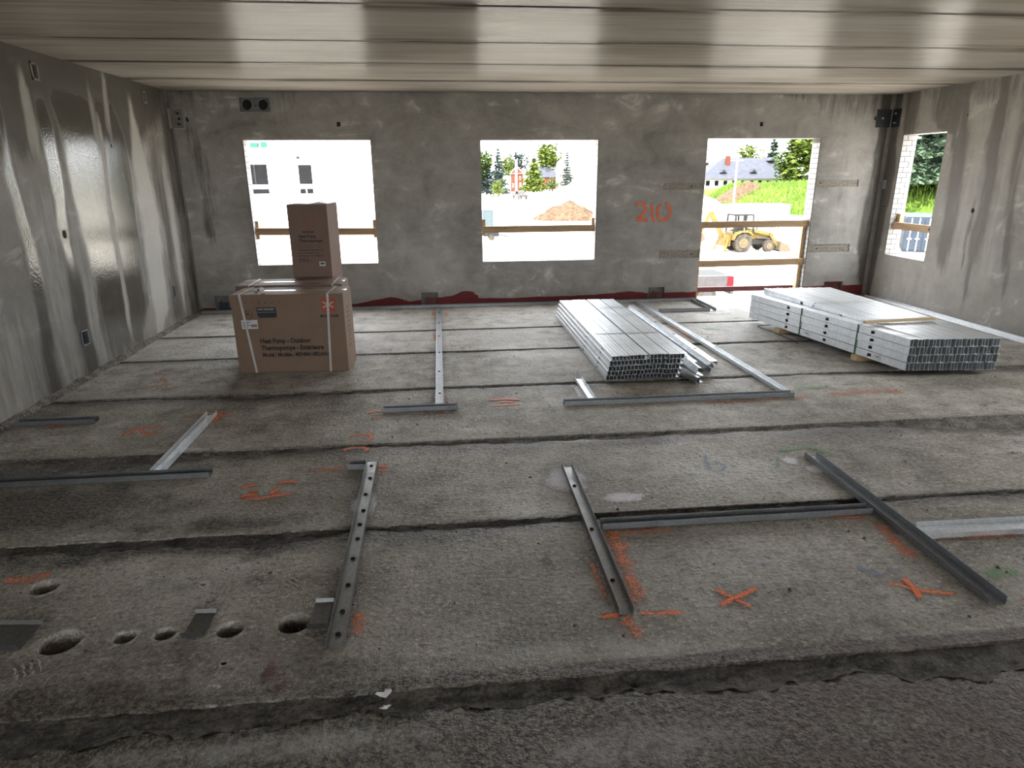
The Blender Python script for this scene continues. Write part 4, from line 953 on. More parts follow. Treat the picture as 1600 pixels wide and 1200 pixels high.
# second carton behind
t = empty('heat_pump_carton', (-1.445, 6.345, 0.0), math.radians(-0.5)); tag(t, 'large brown strapped carton directly behind the front carton, only its top showing', 'carton', 'heat pump cartons')
W2_, D2_, H2_ = 0.975, 0.40, 0.722
carton_body(W2_, D2_, H2_, 'carton_b', t)
MB().box(-W2_ / 2 + 0.002, W2_ / 2 - 0.002, D2_ / 2 - 0.025, D2_ / 2 + 0.025, H2_ + 0.0005, H2_ + 0.0015).build('tape', 'tape', t)
strap_loop(t, -0.36, -0.36, D2_, H2_); strap_loop(t, 0.40, 0.38, D2_, H2_)
# two narrow upright cartons, one on the other, behind them
W3_, D3_, H3_ = 0.39, 0.46, 0.712
t = empty('upright_carton', (-1.31, 6.845, 0.0), math.radians(-4)); tag(t, 'narrow carton hidden behind the strapped cartons, carrying the upright one', 'carton', 'narrow upright cartons')
carton_body(W3_, D3_, H3_, 'carton_b', t)
t = empty('upright_carton', (-1.31, 6.845, H3_), math.radians(-4)); tag(t, 'narrow upright carton with an orange logo standing tallest in front of the left window', 'carton', 'narrow upright cartons')
carton_body(W3_, D3_, 0.715, 'carton_b', t)
star(t, 0.005, 0.515, 0.043, 'logo_red', curved=True)
text_mesh('MOOVAIR', 0.026, 'ink', t, (-0.06, -0.0012, 0.442), RX, bold=0.001, sx=0.9)
text_mesh('Heat Pump', 0.044, 'ink', t, (-0.105, -0.0012, 0.395), RX, bold=0.001, sx=0.85); text_mesh('Thermopompe', 0.044, 'ink', t, (-0.105, -0.0012, 0.352), RX, bold=0.001, sx=0.85)
b = MB()
for z, x1 in ((0.322, 0.11), (0.305, 0.10), (0.268, 0.125), (0.24, 0.08), (0.212, 0.11), (0.18, -0.02), (0.162, 0.01)):
    x = -0.12
    while x < x1: w = 0.012 + 0.03 * random.random(); b.box(x, min(x + w, x1), -0.0012, -0.0005, z, z + (0.010 if z < 0.3 else 0.003)); x += w + 0.008
b.build('small_print', 'ink_soft', t)
lb = MB().box(0.075, 0.135, -0.0012, -0.0004, 0.115, 0.16).build('white_label', 'paper', t); MB().box(0.085, 0.125, -0.0018, -0.0013, 0.132, 0.150).build('label_print', 'ink_soft', lb)
icons(t, -0.12, 0.665, 0.008, 0.045, 'ink_soft')
b = MB(); b.add([(-0.06, -0.004, 0.722), (0.02, -0.006, 0.716), (0.13, D3_ * 0.75, 0.742), (0.05, D3_ * 0.95, 0.720)], [(0, 1, 2, 3)]); o = b.build('loose_strap', 'strap_white', t); md = o.modifiers.new('s', 'SOLIDIFY'); md.thickness = 0.002
MB().box(-W3_ / 2 + 0.003, W3_ / 2 - 0.003, D3_ / 2 - 0.02, D3_ / 2 + 0.02, 0.7155, 0.7165).build('tape', 'tape', t)

# ------------------------------------------------------------------ steel tracks laid out on the floor
def track(label, p0, p1, w=0.066, leg=0.032, mat='steel_shaded', z=0.001, pins=0.0, th=0.0016, group='floor tracks', tilt=0.0, short=False):
    p0, p1 = Vector((p0[0], p0[1])), Vector((p1[0], p1[1])); d = p1 - p0; L = d.length
    t = empty('track_offcut' if short else 'steel_track', (p0.x, p0.y, z), math.atan2(d.y, d.x)); tag(t, label, 'steel track', group)
    if tilt: t.rotation_euler = (0, -tilt, math.atan2(d.y, d.x))
    h = w / 2
    MB().box(0, L, -h, h, 0, th).build('web', mat, t)
    for s_ in (-1, 1):
        y = s_ * h; MB().box(0, L, min(y, y - s_ * th), max(y, y - s_ * th), th, leg).build('leg', mat, t)
    if pins:
        n = max(1, int(L / pins)); 
        if 'pin' not in brick_mesh:
            o = MB().cyl((0, 0, 0), (0, 0, 0.003), 0.011, n=12).cyl((0, 0, 0.003), (0, 0, 0.007), 0.005, n=8).build('pin', 'black'); brick_mesh['pin'] = o.data; bpy.data.objects.remove(o)
        for k in range(n):
            o = bpy.data.objects.new('fastener', brick_mesh['pin']); COL.objects.link(o); o.parent = t; o.location = (L * (k + 0.5) / n + 0.03 * math.sin(k * 5), 0.010 * math.sin(k * 3.1), th)
    return t
track('long floor track along the foot of the back wall', (-3.12, 8.775), (3.46, 8.795), 0.066)
track('narrow pinned floor track running from the back wall to the short crosspiece', (-0.085, 8.74), (-0.070, 4.80), 0.062, 0.026, 'steel', pins=0.6)
track('short grey floor track forming the T crosspiece in front of the cartons', (-0.495, 4.765), (0.068, 4.768), 0.060)
track('long floor track running from the back wall past the left stud stack', (2.615, 8.74), (2.700, 4.79), 0.066, 0.03, 'steel')
track('floor track lying in front of the left stud stack', (0.886, 4.752), (2.735, 4.752), 0.066)
track('short floor track leaning towards the long track before the left stud stack', (1.118, 5.38), (1.116, 4.80), 0.064, 0.03, 'steel')
track('short end track of the small rectangle left of the doorway', (3.415, 8.745), (3.415, 8.05), 0.08, 0.035)
track('short front track of the small rectangle left of the doorway', (2.72, 8.085), (3.375, 8.085), 0.062)
track('dark floor track touching the left wall', (-3.10, 4.795), (-2.55, 4.793), 0.062)
track('dark long floor track entering from the left edge', (-3.10, 3.765), (-1.43, 3.768), 0.072)
track('bright floor track slanting up from the dark left-edge track', (-1.757, 3.81), (-1.757, 4.83), 0.072, 0.034, 'steel')
track('pinned muddy floor track beside the row of floor holes', (-0.462, 2.13), (-0.484, 3.84), 0.066, 0.034, 'steel_wet', pins=0.16, tilt=0.0)
track('short dark track stub at the far end of the pinned muddy track', (-0.625, 3.775), (-0.52, 3.770), 0.066, 0.034, short=True)
track('pinned muddy floor track rising from the orange cross line to the white patch', (0.684, 2.21), (0.699, 3.62), 0.062, 0.034, 'steel_wet', pins=0.36)
track('floor track bridging the two slanting tracks at middle right', (0.745, 2.905), (2.18, 2.902), 0.060)
track('dark floor track slanting down to the lower right', (2.222, 2.105), (2.243, 3.60), 0.078, 0.036, 'steel_shaded')
track('wide bright track leaving through the right edge', (2.31, 2.665), (3.9, 2.640), 0.115, 0.030, 'steel')
track('floor track along the foot of the right wall behind the right stud bundle', (5.96, 8.74), (5.95, 5.0), 0.09, 0.034, 'steel')
# small bent clips and plates by the floor holes
def clip(label, loc, rz, w, d, lift=0.018):
    t = empty('bent_clip', loc, rz); tag(t, label, 'metal clip')
    b = MB(); b.add([(-w / 2, 0, 0.004), (w / 2, 0, 0.004), (w / 2, d, lift), (-w / 2, d, lift)], [(0, 1, 2, 3)]); o = b.build('plate', 'steel_wet', t); md = o.modifiers.new('s', 'SOLIDIFY'); md.thickness = 0.0015
    b = MB(); b.add([(-w / 2, 0, 0.004), (w / 2, 0, 0.004), (w / 2, -0.012, 0.036), (-w / 2, -0.012, 0.036)], [(0, 1, 2, 3)]); o = b.build('flange', 'steel_shaded', t); md = o.modifiers.new('s', 'SOLIDIFY'); md.thickness = 0.0015
    b = MB(); b.add([(-w / 2, d, lift), (w / 2, d, lift), (w / 2, d + 0.010, lift + 0.014), (-w / 2, d + 0.010, lift + 0.014)], [(0, 1, 2, 3)]); o = b.build('flange', 'steel_wet', t); md = o.modifiers.new('s', 'SOLIDIFY'); md.thickness = 0.0015
    return t
clip('small bent metal clip between two floor holes', (-1.02, 2.255, 0), math.radians(-4), 0.082, 0.13)
clip('bent metal clip tucked against the pinned muddy track', (-0.548, 2.255, 0), math.radians(-2), 0.075, 0.15)
clip('bent metal clip lying at the left edge beside the largest floor hole', (-1.735, 2.265, 0), math.radians(-6), 0.17, 0.13)

# ------------------------------------------------------------------ steel stud bundles
def stud_mesh(name, L, web, fl, holes, th=0.0014, mat='steel'):
    """C stud along +Y: web in the plane x = 0, flanges towards +X"""
    b = MB()
    b.box(0, fl, 0, L, 0, th).box(0, fl, 0, L, web - th, web).box(fl - th, fl, 0, L, th, 0.006).box(fl - th, fl, 0, L, web - 0.006, web - th)
    y = 0.0; hh = 0.013 * web / 0.064
    for c in holes:
        tw = 0.0024
        b.box(0, tw, y, c - 0.022, th, web - th)
        b.box(0, tw, c - 0.022, c + 0.022, th, web / 2 - hh).box(0, tw, c - 0.022, c + 0.022, web / 2 + hh, web - th); y = c + 0.022
    b.box(0, 0.0024, y, L, th, web - th)
    o = b.build(name, mat); me = o.data; bpy.data.objects.remove(o); return me
def put(me, name, parent, loc, rot=(0, 0, 0)):
    o = bpy.data.objects.new(name, me); COL.objects.link(o); o.location = loc; o.rotation_euler = rot
    if parent is not None: o.parent = parent
    return o
M['stud_inside'] = M['steel']
# left stack: five rows of four packs of five
LBm = stud_mesh('steel_stud', 2.58, 0.0415, 0.0296, [0.35, 0.95, 1.55, 2.15]); LBp = stud_mesh('steel_stud', 2.58, 0.0415, 0.0296, [])
t = empty('steel_stud_bundle', (1.35, 5.30, 0.0)); tag(t, 'low stack of galvanised steel studs left of centre, five rows, between floor tracks', 'stud bundle', 'steel stud bundles')
for r in range(5):
    z = 0.004 + r * 0.0440; x0 = (0.0, 0.006, 0.014, 0.026, 0.038)[r]; ys = (0.02, 0.0, -0.005, 0.01, 0.0)[r]
    for pk_ in range(4):
        gap = (0, 0.003, 0.006, 0.008)[pk_] if r < 4 else (0, 0.002, 0.020, 0.026)[pk_]
        yo = ys + ((pk_ * 7 + r * 5) % 5 - 2) * 0.006; zo = ((pk_ + r) % 2) * 0.0015
        for k in range(5):
            put(LBm if (pk_ == 0 and k == 0) else LBp, 'stud', t, (x0 + gap + (pk_ * 5 + k) * 0.0322, yo + 0.004 * math.sin(k * 2.3 + r), z + zo + 0.0008 * math.sin(k * 4.1 + r * 3 + pk_)))
top = 0.004 + 4 * 0.044 + 0.0425 + 0.003
MB().box(0.03, 0.71, 0.78, 0.796, top, top + 0.001).build('strap', 'strap_white', t)
MB().box(0.03, 0.71, 2.02, 2.034, top, top + 0.001).build('strap', 'strap_white', t)
# right bundle: four rows of twenty-five, strapped green, on timber
RBm = stud_mesh('steel_stud', 2.30, 0.0668, 0.0292, [0.42, 1.02, 1.62]); RBp = stud_mesh('steel_stud', 2.30, 0.0668, 0.0292, [])
a0 = math.radians(8.9)
t = empty('steel_stud_bundle', (3.935, 5.10, 0.0), a0); tag(t, 'green-strapped bundle of galvanised steel studs raised on timber by the right wall', 'stud bundle', 'steel stud bundles')
for r in range(4):
    for c in range(25):
        raised = c >= 4
        yo = -0.0074 * c + 0.006 * math.sin(c * 1.9 + r * 2.1)
        rot = (0.028 if raised else 0.0, 0, -0.055 * min(1, (c - 3) / 8) if raised else 0.0)
        put(RBm if c in (0, 1, 2, 4, 5, 6) else RBp, 'stud', t, (c * 0.0318 + 0.003 * math.sin(r * 2.2), yo, 0.055 + r * 0.0705 + 0.0009 * math.sin(c * 4.3 + r)), rot)
zt = 0.055 + 4 * 0.0705
def rb_strap(y):
    b = MB(); e = 0.004; hw = 0.007; x0, x1 = -e, 25 * 0.0318 + e + 0.02
    rise = y * 0.028 + 0.004
    b.box(x0 - 0.001, x0, y - hw, y + hw, 0.056, zt + 0.003)
    b.add([(x0, y - hw, zt + 0.002), (x0, y + hw, zt + 0.002), (0.12, y + hw, zt + 0.004), (0.12, y - hw, zt + 0.004), (0.15, y + hw, zt + rise + 0.003), (0.15, y - hw, zt + rise + 0.003), (x1, y + hw - 0.1, zt + rise + 0.004), (x1, y - hw - 0.1, zt + rise + 0.004)], [(0, 1, 2, 3), (3, 2, 4, 5), (5, 4, 6, 7)])
    return b.build('strap', 'strap_green', t)
rb_strap(0.60); rb_strap(1.40)
for z, y in ((0.062, 0.28), (0.062, 1.24)):
    lb = MB().box(-0.0025, -0.001, y, y + 0.09, z + 0.015, z + 0.05).build('paper_label', 'paper', t); MB().box(-0.0032, -0.0024, y + 0.02, y + 0.06, z + 0.030, z + 0.036).build('label_print', 'ink_soft', lb)
for y, lab in ((5.70, 'timber bearer under the near end of the green-strapped bundle'), (6.85, 'timber bearer under the far end of the green-strapped bundle')):
    o = MB().box(-0.02, 0.80, -0.045, 0.045, 0, 0.052).build('timber_bearer', 'wood_pale', None, bevel=0.003); k = (y - 5.10) / math.cos(a0)
    o.location = (3.935 - k * math.sin(a0), 5.10 + k * math.cos(a0) - (0.04), 0.0); o.rotation_euler = (0, 0, a0 - 0.10); tag(o, lab, 'timber')
o = MB().box(0, 0.72, -0.02, 0.02, 0, 0.022).build('timber_batten', 'wood_pale', None, bevel=0.003)
o.location = (3.935 - 0.56 * math.sin(a0) + 0.02, 5.10 + 0.56 * math.cos(a0), zt + 0.018); o.rotation_euler = (0, -0.012, a0 - 0.115); tag(o, 'thin pale batten lying across the top of the green-strapped bundle', 'batten')
# loose wire by the right bundle
cu = bpy.data.curves.new('steel_wire', 'CURVE'); cu.dimensions = '3D'; cu.bevel_depth = 0.004; sp = cu.splines.new('NURBS')
W = [(3.62, 6.3, 0.006), (3.60, 6.6, 0.02), (3.50, 7.0, 0.03), (3.58, 7.1, 0.02), (3.75, 7.1, 0.02), (3.85, 6.95, 0.04)]
sp.points.add(len(W) - 1)
for p_, q in zip(sp.points, W): p_.co = (*q, 1)
sp.use_endpoint_u = True; sp.order_u = 3
o = bpy.data.objects.new('steel_wire', cu); COL.objects.link(o)
me_ = bpy.data.meshes.new_from_object(o.evaluated_get(bpy.context.evaluated_depsgraph_get())); bpy.data.objects.remove(o); me_.materials.append(M['black'])
o = bpy.data.objects.new('steel_wire', me_); COL.objects.link(o); tag(o, 'dark loop of wire on the floor at the far left of the green-strapped bundle', 'wire')
# loose studs stacked beside the left bundle
S1 = stud_mesh('steel_stud', 2.62, 0.066, 0.034, [0.45, 1.05, 1.65, 2.25])
def loose(label, x, y, z, web_up, rz=0.0):
    o = put(S1, 'loose_stud', None, (x, y, z)); o.rotation_euler = (0, 0, rz); 
    if web_up: o.rotation_euler = (0, math.pi / 2, rz)      # web turned to the top
    elif web_up is None: o.rotation_euler = (0, -math.pi / 2, rz)
    tag(o, label, 'steel stud', 'loose studs beside the left stack'); return o
loose('loose stud lying web down at the bottom of the small pile beside the left stack', 2.345, 5.46, 0.001, None, 0.004)
loose('loose stud in the middle of the small pile beside the left stack', 2.290, 5.44, 0.072, True, 0.004)
loose('topmost loose stud of the small pile, web up with dark punched holes', 2.316, 5.42, 0.108, True, 0.006)
for k in range(3):
    loose('loose stud on edge, %s from the left in the row between stack and pile' % ('first', 'second', 'third')[k], 2.15 + k * 0.037, 5.52 + 0.02 * k, 0.001, False, 0.002)
S2 = stud_mesh('stud_offcut', 0.30, 0.060, 0.032, [])
for loc, rot, lab in (((2.075, 5.11, 0.002), (0, 0, 0.10), 'short stud offcut on edge in front of the left stack, left one'), ((2.125, 5.16, 0.002), (0, 0, 0.02), 'short stud offcut on edge in front of the left stack, right one'), ((2.105, 5.20, 0.066), (0.05, 0.3, 0.06), 'short stud offcut lying on top of the two others before the left stack')):
    o = put(S2, 'stud_offcut', None, loc, rot); tag(o, lab, 'steel offcut', 'stud offcuts')

# ------------------------------------------------------------------ litter
for (x, y), lab, sc in (((-0.258, 1.885), 'scrap of torn pale paper in the front floor joint, the larger one', 1.0), ((-0.250, 1.822), 'scrap of torn pale paper in the front floor joint, the smaller one', 0.75)):
    b = MB(); n = 9
    b.add([(0, 0, 0.016)] + [(0.032 * sc * math.cos(2 * math.pi * i / n) * (0.35 + 0.8 * random.random()), 0.020 * sc * math.sin(2 * math.pi * i / n) * (0.35 + 0.8 * random.random()), 0.002 + 0.018 * random.random()) for i in range(n)], [(0, 1 + i, 1 + (i + 1) % n) for i in range(n)])
    o = b.build('paper_scrap', 'paper'); md = o.modifiers.new('s', 'SOLIDIFY'); md.thickness = 0.001; o.location = (x, y, -0.008); tag(o, lab, 'paper scrap')
b = MB(); r2 = random.Random(3)
for k in range(900):
    y = 1.3 + 7.4 * r2.random() ** 1.3; x = -3.05 + r2.random() * (4.6 + min(4.3, y * 0.9))
    if x > 5.9 or (1.3 < x < 2.1 and 5.25 < y < 7.9) or (-1.9 < x < -0.85 and 5.9 < y < 7.3) or any(math.hypot(x - h[0], y - h[1]) < h[2] + 0.01 for h in HOLES): continue
    s_ = 0.0025 + 0.009 * r2.random() ** 3; a = r2.random() * 6.28
    c, q = math.cos(a) * s_, math.sin(a) * s_; hgt = s_ * (0.5 + 0.6 * r2.random())
    b.add([(x - c, y - q, -0.001), (x + q * 0.8, y - c * 0.8, -0.001), (x + c * 1.2, y + q * 1.2, -0.001), (x - q * 0.7, y + c * 0.7, -0.001), (x + c * 0.2, y + q * 0.3, hgt)], [(0, 1, 4), (1, 2, 4), (2, 3, 4), (3, 0, 4)])
M['chips'] = simple('concrete_chips', (0.075, 0.065, 0.055), (0.035, 0.03, 0.026), 0.85, 0, 9)
o = b.build('debris', 'chips'); o.parent = floor; o['kind'] = 'stuff'; o['label'] = 'dark grit and concrete crumbs scattered over the floor'
# ================================================================== outside
GZ = -4.3
M['gravel'] = simple('pale_gravel', (0.56, 0.53, 0.47), (0.46, 0.42, 0.36), 0.9, 0, 0.35, 0.3, bscale=3, spec=0.08)
M['dirt'] = simple('brown_dirt', (0.085, 0.058, 0.038), (0.042, 0.027, 0.017), 0.95, 0, 2.2, 0.8, bscale=9, spec=0.08)
M['pale_dirt'] = simple('pale_sand', (0.55, 0.50, 0.42), (0.42, 0.36, 0.28), 0.95, 0, 0.8, 0.5, bscale=5, spec=0.08)
M['grassland'] = simple('grass_turf', (0.085, 0.14, 0.022), (0.05, 0.088, 0.014), 0.95, 0, 0.5, 0.6, bscale=6, spec=0.08)
M['blade'] = simple('grass_blades', (0.09, 0.15, 0.022), (0.055, 0.095, 0.014), 0.8, 0, 0.3, spec=0.08)
M['leaf'] = simple('leaves', (0.060, 0.090, 0.020), (0.030, 0.050, 0.012), 0.7, 0, 0.6, spec=0.08)
M['leaf_light'] = simple('bright_leaves', (0.10, 0.13, 0.025), (0.055, 0.08, 0.015), 0.7, 0, 0.6, spec=0.08)
M['needle'] = simple('spruce_needles', (0.05, 0.075, 0.045), (0.022, 0.036, 0.023), 0.75, 0, 0.8, spec=0.08)
M['needle_blue'] = simple('blue_spruce_needles', (0.05, 0.068, 0.062), (0.026, 0.038, 0.036), 0.75, 0, 0.8, spec=0.08)
M['bark'] = simple('bark', (0.09, 0.065, 0.045), rough=0.9, spec=0.08)
M['white_render'] = simple('white_precast_panel', (0.78, 0.77, 0.75), (0.72, 0.71, 0.69), 0.8, 0, 0.4, spec=0.08)
M['glass_dark'] = simple('dark_window_glass', (0.007, 0.0072, 0.008), (0.011, 0.0115, 0.013), 0.8, 0, 0.7, spec=0.02)
M['white_paint'] = simple('white_paint', (0.80, 0.80, 0.79), (0.74, 0.74, 0.73), 0.5, spec=0.08)
M['red_brick'] = simple('red_brick_wall', (0.10, 0.034, 0.022), (0.075, 0.026, 0.017), 0.9, 0, 3, spec=0.08)
M['slate'] = simple('grey_shingle', (0.050, 0.053, 0.065), (0.038, 0.041, 0.052), 0.8, 0, 1.2, spec=0.08)
M['beige'] = simple('beige_siding', (0.50, 0.45, 0.36), rough=0.8, spec=0.08)
M['yellow'] = simple('yellow_machine_paint', (0.115, 0.083, 0.026), (0.08, 0.056, 0.017), 0.5, 0, 1.5, spec=0.08)
M['tyre'] = simple('dusty_tyre', (0.055, 0.048, 0.04), (0.025, 0.022, 0.018), 0.9, 0, 3, spec=0.08)
M['hub'] = simple('pale_hub', (0.085, 0.068, 0.048), rough=0.6, spec=0.08)
M['soot'] = simple('dark_machine_parts', (0.02, 0.02, 0.02), rough=0.6, spec=0.08)
M['container_blue'] = simple('blue_grey_container', (0.026, 0.034, 0.047), (0.019, 0.026, 0.036), 0.5, 0, 1.1, spec=0.08)
M['silver'] = simple('silver_car_paint', (0.052, 0.049, 0.051), rough=0.35, spec=0.08)
M['tail_red'] = simple('red_tail_lamp', (0.12, 0.008, 0.012), rough=0.3, spec=0.08)
M['toilet_blue'] = simple('pale_blue_plastic', (0.055, 0.075, 0.082), rough=0.5, spec=0.08)
M['teal'] = simple('teal_sheeting', (0.02, 0.075, 0.055), rough=0.6, spec=0.08)

ground = MB().box(-260, 300, YB + TW + 0.4, 420, GZ - 0.3, GZ).build('ground', 'gravel'); ground['kind'] = 'structure'
g2 = MB().box(-260, 300, -160, YB + TW + 0.4, GZ - 0.3, GZ).build('ground_behind', 'gravel'); g2['kind'] = 'structure'
# the storey below, so the room does not hang in the air
lower = MB(); lower.box(XL - TW, XR + TW, YF - TW, YB + TW, GZ, -0.31); o = lower.build('wall_below', 'white_render'); o['kind'] = 'structure'

# grass bank
BASE = [(41, 126), (43, 118), (46, 113), (48, 98), (50, 86), (58, 70), (72, 50), (90, 34)]
CREST = [-1.6, -1.2, -0.75, -0.6, -0.4, 0.4, 0.6, 0.6]
def bank_mesh():
    P = [Vector(p) for p in BASE]; V = []; Fc = []; Q = []; C = []
    for i in range(len(P) - 1):
        for k in range(8): t = k / 8; Q.append(P[i].lerp(P[i + 1], t)); C.append(CREST[i] + (CREST[i + 1] - CREST[i]) * t)
    Q.append(P[-1]); C.append(CREST[-1]); n = len(Q)
    offs = [0, 2, 5, 8, 11, 14, 18, 30, 120]
    for i, q in enumerate(Q):
        t = (Q[min(i + 3, n - 1)] - Q[max(i - 3, 0)]).normalized(); nn = Vector((-t.y, t.x))
        if nn.x + nn.y < 0: nn = -nn
        nn = (nn + Vector((0.5, 0.6))).normalized()
        for k, o_ in enumerate(offs):
            p = q + nn * o_; f = min(1.0, o_ / 14.0); f = f * f * (3 - 2 * f)
            z = GZ + (C[i] - GZ) * f + (0.35 * fbm(p.x, p.y, 0, 3, 0.12) if 0 < o_ < 60 else 0) - (0.0 if o_ < 20 else 0.6)
            V.append((p.x, p.y, z if o_ else GZ - 0.05))
    m_ = len(offs)
    for i in range(n - 1):
        for k in range(m_ - 1): a = i * m_ + k; Fc.append((a, a + 1, a + m_ + 1, a + m_))
    return V, Fc, m_, n
V, Fc, m_, n_ = bank_mesh()
bank = mesh_obj('grass_bank', V, Fc, 'grassland', None, True); bank['kind'] = 'structure'
r3 = random.Random(5); b = MB()
for k in range(9000):
    i = r3.randrange(8, n_ - 1); j = r3.randrange(0, 6); a = i * m_ + j
    u, w = r3.random(), r3.random(); A, B_, C_, D_2 = (Vector(V[x]) for x in (a, a + 1, a + m_ + 1, a + m_))
    p = A.lerp(B_, u).lerp(D_2.lerp(C_, u), w); h = 0.35 + 0.5 * r3.random(); an = r3.random() * 6.28; c, s_ = math.cos(an) * 0.14, math.sin(an) * 0.14
    b.add([(p.x - c, p.y - s_, p.z - 0.05), (p.x + c, p.y + s_, p.z - 0.05), (p.x + 0.25 * (r3.random() - 0.5), p.y + 0.25 * (r3.random() - 0.5), p.z + h)], [(0, 1, 2)])
o = mesh_obj('tall_grass', b.v, b.f, 'blade'); tag(o, 'tall green grass covering the bank beyond the site', 'grass', kind='stuff')

def heap(name, label, cx, cy, rx, ry, h, mat, seed, z0=GZ, cat='dirt heap'):
    n, m2 = 36, 9; V = [(cx, cy, z0 + h)]; Fc = []
    for j in range(1, m2 + 1):
        for i in range(n):
            a = 2 * math.pi * i / n; t = j / m2; r = t * (1 + 0.18 * mnoise.noise(Vector((math.cos(a) * 2, math.sin(a) * 2, seed))))
            x, y = cx + rx * r * math.cos(a), cy + ry * r * math.sin(a)
            z = z0 + h * max(0.0, (1 - t) ** 0.85) * (1 + 0.25 * mnoise.noise(Vector((x * 0.8, y * 0.8, seed)))) + (0.10 * h * mnoise.noise(Vector((x * 2.3, y * 2.3, seed))) if j < m2 else -0.1)
            V.append((x, y, z))
    for i in range(n): Fc.append((0, 1 + i, 1 + (i + 1) % n))
    for j in range(m2 - 1):
        for i in range(n): a = 1 + j * n + i; c = 1 + j * n + (i + 1) % n; Fc.append((a, a + n, c + n, c))
    return tag(mesh_obj(name, V, Fc, mat), label, cat)
heap('dirt_heap', 'low brown dirt heap seen through the middle window', 16.6, 88, 4.6, 3.2, 2.5, 'dirt', 1)
heap('dirt_heap', 'small brown dirt heap right of the larger one in the middle window', 25.2, 90, 3.6, 2.4, 1.6, 'dirt', 4)
heap('gravel_heap', 'tall pale heap rising behind the brown dirt in the middle window', 24.5, 106, 11.0, 8.0, 6.4, 'pale_dirt', 2)
heap('dirt_heap', 'brown dirt heap on the grass bank above the digger', 54, 116.5, 6.5, 4.2, 3.4, 'dirt', 3, -3.5)
heap('dirt_heap', 'pale dirt slope left of the digger, below the grass', 43.0, 111, 5.0, 4.0, 2.4, 'pale_dirt', 6)

# ------------------------------------------------------------------ trees
def leaf_cards(points, size, mat, name, parent, rs, droop=0.0):
    V = []; Fc = []
    for p in points:
        p = Vector(p); a = rs.random() * 6.28; t = (rs.random() - 0.5) * 2.2; s_ = size * (0.6 + 0.8 * rs.random())
        u = Vector((math.cos(a), math.sin(a), (rs.random() - 0.5) * 0.6 - droop)).normalized() * s_; w = Vector((-math.sin(a) * math.cos(t), math.cos(a) * math.cos(t), math.sin(t))) * s_ * 0.6
        k = len(V); V += [p - u, p + w, p + u, p - w]; Fc.append((k, k + 1, k + 2, k + 3))
    return mesh_obj(name, V, Fc, mat, parent)
def broadleaf(label, x, y, z, h, r, mat, seed, n=1500, group=None, trunk=0.25):
    rs = random.Random(seed); t = empty('broadleaf_tree', (x, y, z)); tag(t, label, 'tree', group)
    MB().cyl((0, 0, -0.3), (0, 0, h * 0.5), r * 0.10, r * 0.06, n=8).build('trunk', 'bark', t)
    lobes = [(Vector(((rs.random() - 0.5) * 1.3 * r, (rs.random() - 0.5) * 1.3 * r, h * (trunk + 0.15 + (0.72 - trunk) * rs.random()))), r * (0.40 + 0.3 * rs.random())) for _ in range(12)]
    lobes.append((Vector((0, 0, h * 0.86)), r * 0.45)); P = []
    for _ in range(int(n * 1.7)):
        c, q = rs.choice(lobes); d = Vector((rs.gauss(0, 1), rs.gauss(0, 1), rs.gauss(0, 1))).normalized() * q * (0.55 + 0.5 * rs.random()); P.append(c + d)
    leaf_cards(P, r * 0.11, mat, 'crown', t, rs); return t
def spruce(label, x, y, z, h, r, mat, seed, n=1500, group=None):
    rs = random.Random(seed); t = empty('spruce_tree', (x, y, z)); tag(t, label, 'tree', group)
    MB().cyl((0, 0, -0.3), (0, 0, h * 0.97), r * 0.09, 0.03, n=8).build('trunk', 'bark', t); P = []
    tiers = 15
    for _ in range(int(n * 1.5)):
        k = int(tiers * (1 - math.sqrt(rs.random()))); f = k / tiers; rr = r * (1 - f) * (0.85 + 0.3 * math.sin(k * 2.1 + seed)); a = rs.random() * 6.28; q = (0.25 + 0.75 * rs.random() ** 0.6); lo = 1 + 0.22 * math.sin(a * 5 + k)
        P.append(Vector((math.cos(a) * rr * q * lo, math.sin(a) * rr * q * lo, h * (0.06 + 0.92 * f) - 0.28 * rr * q * q + rs.random() * h / tiers * 0.4)))
    leaf_cards(P, max(0.25, min(0.42, r * 0.15)), mat, 'branches', t, rs, 0.35); return t
TG = 'trees beyond the site'
def seen(x, y): return x, y
broadleaf('dark mixed tree at the left edge of the middle window', 9.8, 180, GZ + 1.0, 10.0, 3.6, 'leaf', 11, 1700, TG)
spruce('blue-green spruce, second tree from the left in the middle window', 12.2, 182, GZ + 0.8, 10.5, 3.4, 'needle_blue', 12, 1700, TG)
spruce('tallest pointed spruce in the middle window', 14.9, 178, GZ + 0.6, 11.6, 2.8, 'needle_blue', 13, 1700, TG)
broadleaf('low yellow-green bush before the spruces in the middle window', 13.4, 160, GZ + 0.5, 3.6, 1.6, 'leaf_light', 14, 500, TG, 0.05)
broadleaf('bright rounded tree left of the red brick house', 19.6, 215, GZ + 1.5, 9.4, 2.9, 'leaf_light', 15, 900, TG)
broadleaf('dark treetop behind the roof of the red brick house', 26.5, 235, GZ + 1, 11.0, 4.2, 'needle_blue', 16, 900, TG)
spruce('broad yellow-green conifer right of the red brick house', 25.2, 186, GZ + 1.0, 9.6, 4.0, 'leaf_light', 17, 2000, TG)
broadleaf('round bright green tree in the middle of the middle window', 34.2, 214, GZ + 2, 11.8, 4.4, 'leaf_light', 18, 1500, TG)
spruce('small dark pointed spruce at the right of the middle window', 35.6, 193, GZ + 2, 10.3, 2.1, 'needle_blue', 19, 900, TG)
broadleaf('low dark shrub at the corner of the brick house, middle window', 31.0, 190, GZ + 1, 3.4, 2.0, 'leaf', 28, 500, TG, 0.05)
broadleaf('faint yellow-green tree behind the hip roof, doorway view', 79.5, 172, -1.5, 9.0, 3.6, 'leaf_light', 20, 900, TG)
